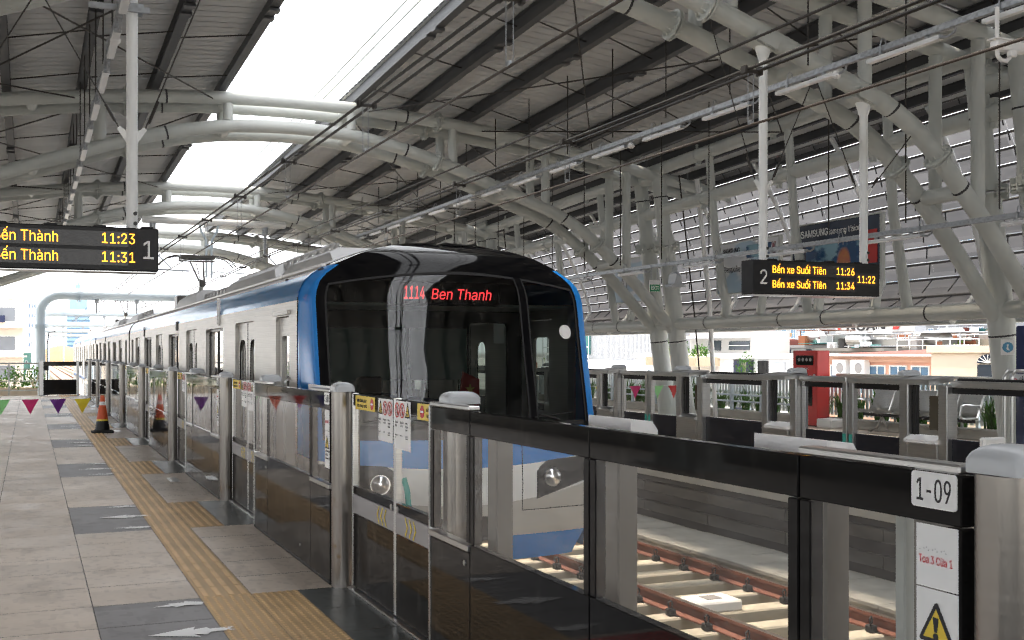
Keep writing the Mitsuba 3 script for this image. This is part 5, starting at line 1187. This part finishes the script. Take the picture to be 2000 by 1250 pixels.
def bush(x, y, z, r, h, m, lab, n=260, seed=1):
    q = random.Random(seed); ms = []
    for i in range(n):
        a, b = q.uniform(0, 6.283), math.acos(q.uniform(-.3, 1)); d = q.uniform(.55, 1)
        p = np.array([math.cos(a) * math.sin(b) * r * d, math.sin(a) * math.sin(b) * r * d, math.cos(b) * h * d]); s = .10 * (r ** .5)
        u = np.array([q.gauss(0, 1) for _ in range(3)]); u /= np.linalg.norm(u); w = np.cross(u, [q.gauss(0, 1) for _ in range(3)]); w /= np.linalg.norm(w)
        ms.append((np.array([p - u * s, p + w * s * .5, p + u * s, p - w * s * .5]) + [x, y, z + h * .3], np.array([[0, 1, 2], [0, 2, 3]])))
    t = thing('shrub', lab, 'plant'); part(t, 'foliage', cat(ms), m)
    part(t, 'stem', cat(*[rod((x, y, z), (x + q.uniform(-.5, .5) * r, y + q.uniform(-.5, .5) * r, z + h * .8), .02 * r + .01, 5) for _ in range(5)]), 'sleeper')
en = thing('reflection_blocker', 'added unseen grey room on the far platform, outside the view beside the camera', 'blocker')
scene[en] = shape(B(11.5, 17.5, -25, 4.4, 0, 5.7), bmat((.20, .20, .20)))  # unseen opaque block, added to keep bright louvres out of the windscreen reflections
# street side, near row
h = house('white modern house with dark windows and a roof terrace, behind the column pair', 32, 35.4, 42.6, 57, 1.35, (.80, .80, .78), 1, 6, face='x', win=(.20, .8), ledge=False, wt=1.85)
part(h, 'upper_storey', B(35, 36.2, 48.3, 56, 1.353, 2.75), bmat((.42, .41, .39))); part(h, 'upper_window', B(34.96, 34.999, 50.1, 52.0, 1.78, 2.25), 'pane_dark'); part(h, 'upper_window', B(34.96, 34.999, 52.8, 54.0, 1.75, 2.3), 'pane_dark')
part(h, 'window_bar', B(34.94, 34.958, 50.1, 52.0, 2.0, 2.04), 'white')
part(h, 'canopy', B(33.6, 35, 50, 56, 2.42, 2.55), 'tin'); part(h, 'balcony', B(30.6, 32, 48.4, 53.4, .95, 1.42), bmat((.62, .50, .36)))
for i in range(9): part(h, 'balcony_slat', B(30.56, 30.6, 48.4, 53.4, .97 + i * .05, 1.0 + i * .05), bmat((.62, .50, .36)))
for i in range(8): part(h, 'shutter_slat', B(31.92, 31.99, 44.3 + i * .1, 44.36 + i * .1, -1.2, 1.25), 'black_ink')
part(h, 'frosted_window', B(31.93, 31.99, 43.0, 43.9, .2, 1.2), 'tin')
part(h, 'clad_wall', B(31.93, 31.995, 45.5, 47.1, -1.4, 1.3), 'pane_dark')
for i in range(26):
    for j in range(4): part(h, 'brick', B(31.90, 31.93, 45.52 + j * .39 + (.2 if i % 2 and j < 3 else 0), 45.88 + j * .39 + (.2 if i % 2 and j < 3 else 0), -1.5 + i * .105, -1.415 + i * .105), 'navy_board')
house('house with pale orange ribbed cladding behind the white house', 47, 48.4, 64.6, 75, 2.75, (.40, .27, .16), 1, 5, win=(.3, .3))
h = house('low salmon pink house with a flat red-edged roof and barred windows', 33, 45, 33.6, 42.4, 1.22, (.66, .40, .29), 1, 7, pane='pane_blue', win=(.72, .45), ledge=False, wt=-.35)
part(h, 'roof_slab', B(32.5, 45.3, 33.3, 42.6, 1.475, 1.56), 'white'); part(h, 'roof_sheet', prism([(33, 1.565), (44, 1.565), (44, 1.95)], 34.5, 41.5, 'y'), 'roof_red')
h = house('cream house beside the far column with a small arched dark gate', 31, 42, 25.0, 32.8, 1.62, (.62, .52, .40), 1, 2, win=(.2, .3), ledge=False, wt=1.0)
part(h, 'gate', B(30.93, 30.995, 29.5, 30.5, -.3, 1.2), 'pane_dark'); part(h, 'fanlight', prism([(30.0 + .5 * math.cos(a), 1.25 + .32 * math.sin(a)) for a in np.linspace(0, math.pi, 14)], 30.92, 30.99, 'x'), 'pane_dark')
for a in np.linspace(.25, math.pi - .25, 7): part(h, 'fan_bar', rod((30.91, 30.0, 1.26), (30.91, 30.0 + .48 * math.cos(a), 1.25 + .31 * math.sin(a)), .014, 5), 'white')
h = house('low house under a wide white awning roof beside the train', 34, 46, 62, 79, -.2, (.36, .33, .30), 1, 5, ledge=False)
part(h, 'awning', prism([(33, .0), (46, .0), (45, 1.05), (38, 1.1)], 60.5, 78, 'y'), 'white'); part(h, 'gable', prism([(74.2, .1), (77.6, .1), (77.6, .75), (75.4, 1.15), (74.2, .95)], 33.4, 33.6, 'x'), 'orange_sheet')
h = house('house with corrugated white sheet walls and blue tarpaulins on a scaffold', 50, 62, 85, 108, 3.6, (.34, .34, .36), 1, 6, win=(.2, .3), ledge=False)
for i in range(60): part(h, 'corrugation', C(49.9, 50.0, 85 + i * .24, 85.14 + i * .24, -2, 3.3, .03), 'tin')
for i, (c, a, b) in enumerate((('pane_blue', 100.5, 102.3), ('teal_sheet', 97.6, 100), ('teal_sheet', 103, 105.5))): part(h, 'tarpaulin', C(49.7, 49.85, a, b, 1.5, 3.5, .05), c)
part(h, 'scaffold', cat(*[rod((49.3, 97 + i * 1.5, -4), (49.3, 97 + i * 1.5, 3.9), .05, 5) for i in range(8)], *[rod((49.3, 97, z), (49.3, 107.5, z), .05, 5) for z in (-.5, .3, 1.2, 2.2, 3.3)], rod((49.3, 97, 1.2), (49.3, 101, 3.8), .05, 5)), 'steel_white')
# rooftops farther back
specs = [(58, 70, 56, 64, 1.95, (0.210, 0.197, 0.176)), (57, 68, 65, 72.5, 1.75, (0.218, 0.210, 0.193)), (60, 70, 74, 81, 2.05, (0.244, 0.244, 0.244)), (56, 68, 82.5, 91, 1.7, (0.218, 0.126, 0.092)), (60, 72, 92, 103, 2.1, (0.231, 0.227, 0.223)), (74, 88, 70, 79, 2.75, (0.218, 0.202, 0.168)), (76, 90, 81, 92, 2.5, (0.193, 0.176, 0.143)),
         (78, 92, 94, 104, 2.8, (0.231, 0.231, 0.239)), (74, 90, 106, 118, 2.6, (0.244, 0.227, 0.202)), (48, 56, 47, 54, 1.5, (0.210, 0.185, 0.143))]
names = ['cream', 'beige', 'white', 'terracotta', 'pale grey', 'sandy', 'ochre', 'bluish white', 'chalk white', 'straw coloured']
for i, (a, b, c, d, z, col) in enumerate(specs):
    h = house(f'{names[i]} rooftop house in the crowd of houses beyond the white and pink ones', a, b, c, d, z, col, 1, 5, win=(.45, .4), fl=2.6, wt=.12, roof='roof_red' if i in (3,) else 'tin' if i in (5,) else None)
    part(h, 'stair_house', B(a + 2, a + 5, c + 1, c + 4, z, z + .9), bmat(col))
    for j in range(14):
        u = c + rng.uniform(.2, .9) * (d - c); q = a + rng.uniform(.2, 3); w = rng.uniform(.25, .9); hh = rng.uniform(.25, 1.1)
        part(h, 'roof_box', C(q, q + w, u, u + w * rng.uniform(.6, 2), z, z + hh, .03), ('greyband', 'tin', 'roof_red', 'teal_sheet', 'concrete_mid', 'orange_sheet', 'greyband', 'concrete_dark', 'white')[(j * 5 + i) % 9])
    if i % 3 == 0: part(h, 'roof_rail', cat(*[rod((a + .1, c + .3, z + q), (a + .1, d - .3, z + q), .03, 5) for q in (.55, .9)], *[rod((a + .1, c + .3 + j * (d - c - .6) / 6, z), (a + .1, c + .3 + j * (d - c - .6) / 6, z + .9), .03, 5) for j in range(7)]), 'steel_white')
    for j in range(5):
        u = c + (j + .2) * (d - c) / 5; part(h, 'dark_opening', B(a - .02, a - .003, u, u + .5 * (d - c) / 5, z - 1.1, z - .1 - .3 * (j % 2)), 'pane_dark' if j % 3 else 'pane_pale')
    part(h, 'sheet_roof', prism([(a - .8, z + .35), (a + 4, z + .35), (a + 4, z + .42), (a - .8, z + .40)], c + .1 * (d - c), c + (.35 + .1 * (i % 3)) * (d - c), 'y'), ('roof_red', 'tin', 'teal_sheet', 'orange_sheet', 'greyband')[i % 5])
    part(h, 'mast', rod((a + 3, d - 1, z), (a + 3, d - 1, z + rng.uniform(1.5, 3)), .04, 5), 'steel_white')
    if i % 2: part(h, 'roof_shelter', cat(B(a + .5, a + 5, d - 5, d - .5, z + 1.3, z + 1.36), *[rod((a + p, d - q, z), (a + p, d - q, z + 1.3), .05, 5) for p in (.8, 4.6) for q in (.8, 4.6)]), 'tin' if i % 4 == 1 else 'orange_sheet')
for i, (x, y, z) in enumerate(((57.5, 87, 1.7), (61, 78, 2.05), (58, 69, 1.75), (77, 88, 2.5), (59.5, 61, 1.95), (49.5, 52, 1.5))): tank(x, y, z, i)
for i, (x, y, z) in enumerate(((33.6, 72, .9), (33.7, 69.5, .9), (57, 84, 1.7), (60.4, 76, 2.05), (57.4, 71, 1.75), (57.3, 67, 1.75), (58.6, 63, 1.95), (58.4, 58, 1.95), (32.6, 39.6, .62), (32.6, 38.4, .62))): aircon(x, y, z, i)
for i, (x, y, z, r, hh, m, lab) in enumerate(((31.2, 52.6, 1.42, .5, .5, 'leaf_pale', 'pale green shrub with pink flowers on the balcony behind the columns'), (31.2, 51.0, 1.42, .6, .6, 'leaf_pale', 'bushy reddish green shrub on the balcony of the white house'), (31.2, 49.0, 1.42, .5, .5, 'leaf', 'round green shrub at the end of the white house balcony'), (31.6, 45.6, .3, .5, 1.1, 'leaf', 'tall climbing plant on the dark brick wall of the white house'),
        (33.4, 55.0, 1.7, .8, 1.0, 'leaf', 'small tree with thin leaves on the terrace behind the columns'), (49, 50, 1.5, .9, .7, 'leaf_pale', 'rooftop shrubs between the far houses'), (57.5, 90, 1.7, 1.2, .9, 'leaf', 'green rooftop bush before the terracotta house'), (49, 104, .6, 1.2, .9, 'leaf_pale', 'potted plants on the scaffolded house'), (32.6, 33.2, -.2, .6, .5, 'leaf_pale', 'yellow-green plant at the corner of the pink house'))):
    bush(x, y, z, r, hh, m, lab, seed=i)
# billboard and grey blocks behind the roofs
bb = thing('billboard', 'white rooftop billboard with grey letters and red shapes, half hidden by the louvre edge', 'billboard'); xb = 100
scene[bb] = shape(C(xb, xb + .5, 109, 123.5, 4.25, 8.0, .1), 'billwhite'); part(bb, 'lettering', text('NGAN', 1.15, (xb - .05, 121.3, 4.6), NY, Z_, .05, 0, 1.65, True), 'black_ink')
mat('billwhite', (.5, .5, .5), .5)
part(bb, 'red_shape', flat([(0, 0), (1.0, 0), (2.4, 2), (.8, 2)], (xb - .05, 112.4, 4.6), NY, Z_, .05), 'red'); part(bb, 'red_shape', flat([(0, .7), (.6, 1.4), (1.2, .7), (.6, .0)], (xb - .05, 123.2, 4.6), NY, Z_, .05), 'red'); part(bb, 'base_band', B(xb - .1, xb - .05, 109, 123.5, 3.3, 4.1), 'orange_sheet')
for i, (a, b, c, d, z, col, r, n) in enumerate(((120, 140, 113, 128, 26, (.20, .21, .23), 9, 8), (128, 146, 131, 146, 22, (.34, .36, .40), 8, 8), (118, 134, 150, 168, 20, (.36, .37, .38), 7, 7))):
    house(['dark grey apartment block with blue window bays beside the far column', 'light grey apartment block seen through the louvres', 'slate grey block far behind the louvre wall'][i], a, b, c, d, z, col, r, n, pane='pane_blue', name='apartment_block', win=(.5, .55), wt=1.2)
# ---- beyond the platform end
sm = trimesh.creation.icosphere(4, 1.0); v = np.array(sm.vertices); hgt = 15.5
r_ = np.linalg.norm(v[:, :2], axis=1); vv = np.stack([v[:, 0] * 28, v[:, 1] * 28, np.maximum(0, 1 - r_ ** 1.35) * 14.0 + meshkit.fbm(v * 3, 4) * 1.2 * (1 - r_) ], 1)[:, :]
keep = v[:, 2] > -.01; fs = np.array(sm.faces); fs = fs[keep[fs].all(1)]
st('sand_hill', (vv + [7.0, 290, -11], fs), 'sand', True)
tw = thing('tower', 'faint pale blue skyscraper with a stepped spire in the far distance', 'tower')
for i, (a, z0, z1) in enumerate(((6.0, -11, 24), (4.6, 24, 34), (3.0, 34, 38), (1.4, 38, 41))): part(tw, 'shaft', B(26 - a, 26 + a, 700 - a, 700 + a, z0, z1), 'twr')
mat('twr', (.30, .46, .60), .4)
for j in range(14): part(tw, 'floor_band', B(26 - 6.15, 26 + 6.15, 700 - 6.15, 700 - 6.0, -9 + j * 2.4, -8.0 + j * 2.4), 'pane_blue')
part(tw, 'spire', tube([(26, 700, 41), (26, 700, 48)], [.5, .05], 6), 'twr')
for i, (a, b, y, z, col) in enumerate(((-9, -1.5, 420, 22, (.72, .60, .60)), (-.5, 4.5, 460, 21, (.76, .56, .58)))):
    house(['pale pink apartment tower above the railing', 'slimmer pale pink apartment tower beside the portal post'][i], a, b, y, y + 12, z, col, 8, 5, face='y', name='apartment_block', win=(.5, .5), fl=3.6, pane='pane_blue')
h = house('terraced building with a blue billboard at the left behind the platform railing', -14, -.6, 128, 140, 7.2, (.70, .62, .54), 5, 4, face='y', name='apartment_block', fl=3.0, pane='pane_pale')
part(h, 'billboard', B(-7, -2.3, 127.6, 127.9, 4.8, 5.5), 'navy_board')
for z in (4.2, 1.2, -1.8): part(h, 'terrace', B(-14, -.2, 126.4, 127.9, z, z + .16), bmat((.70, .62, .54)))
house('green sheet-metal shed before the sand hill', -2, 1.0, 240, 250, 1.4, (.08, .18, .155), 1, 3, face='y', win=(.2, .2))
pw = thing('planter_wall', 'cream planter wall behind the railing at the platform end', 'wall'); scene[pw] = shape(C(-9, .3, YEND + 1.2, YEND + 1.6, -1.5, .28, .03), bmat((.62, .52, .40)))
for i in range(9): bush(-5.6 + i * .72, YEND + 1.5, .2, .5, .75, 'leaf' if i % 3 else 'leaf_pale', f'green climbing shrub behind the end railing, {ORD[i]} from the left', 200, 40 + i)
for i in range(4):
    lp = thing('lamp_post', f'thin street lamp post far beyond the platform end, {ORD[i]} counted outward', 'street lamp'); x, y = (2.2, 150) if i == 0 else (6.5, 210 + 40 * i) if i < 3 else (-3, 200)
    scene[lp] = shape(tube([(x, y, -11), (x, y, 8.0), (x - .4, y, 9.2), (x - 1.6, y, 9.6), (x - 2.4, y, 9.5)], [.16, .11, .09, .08, .12], 8), 'portal', 40)
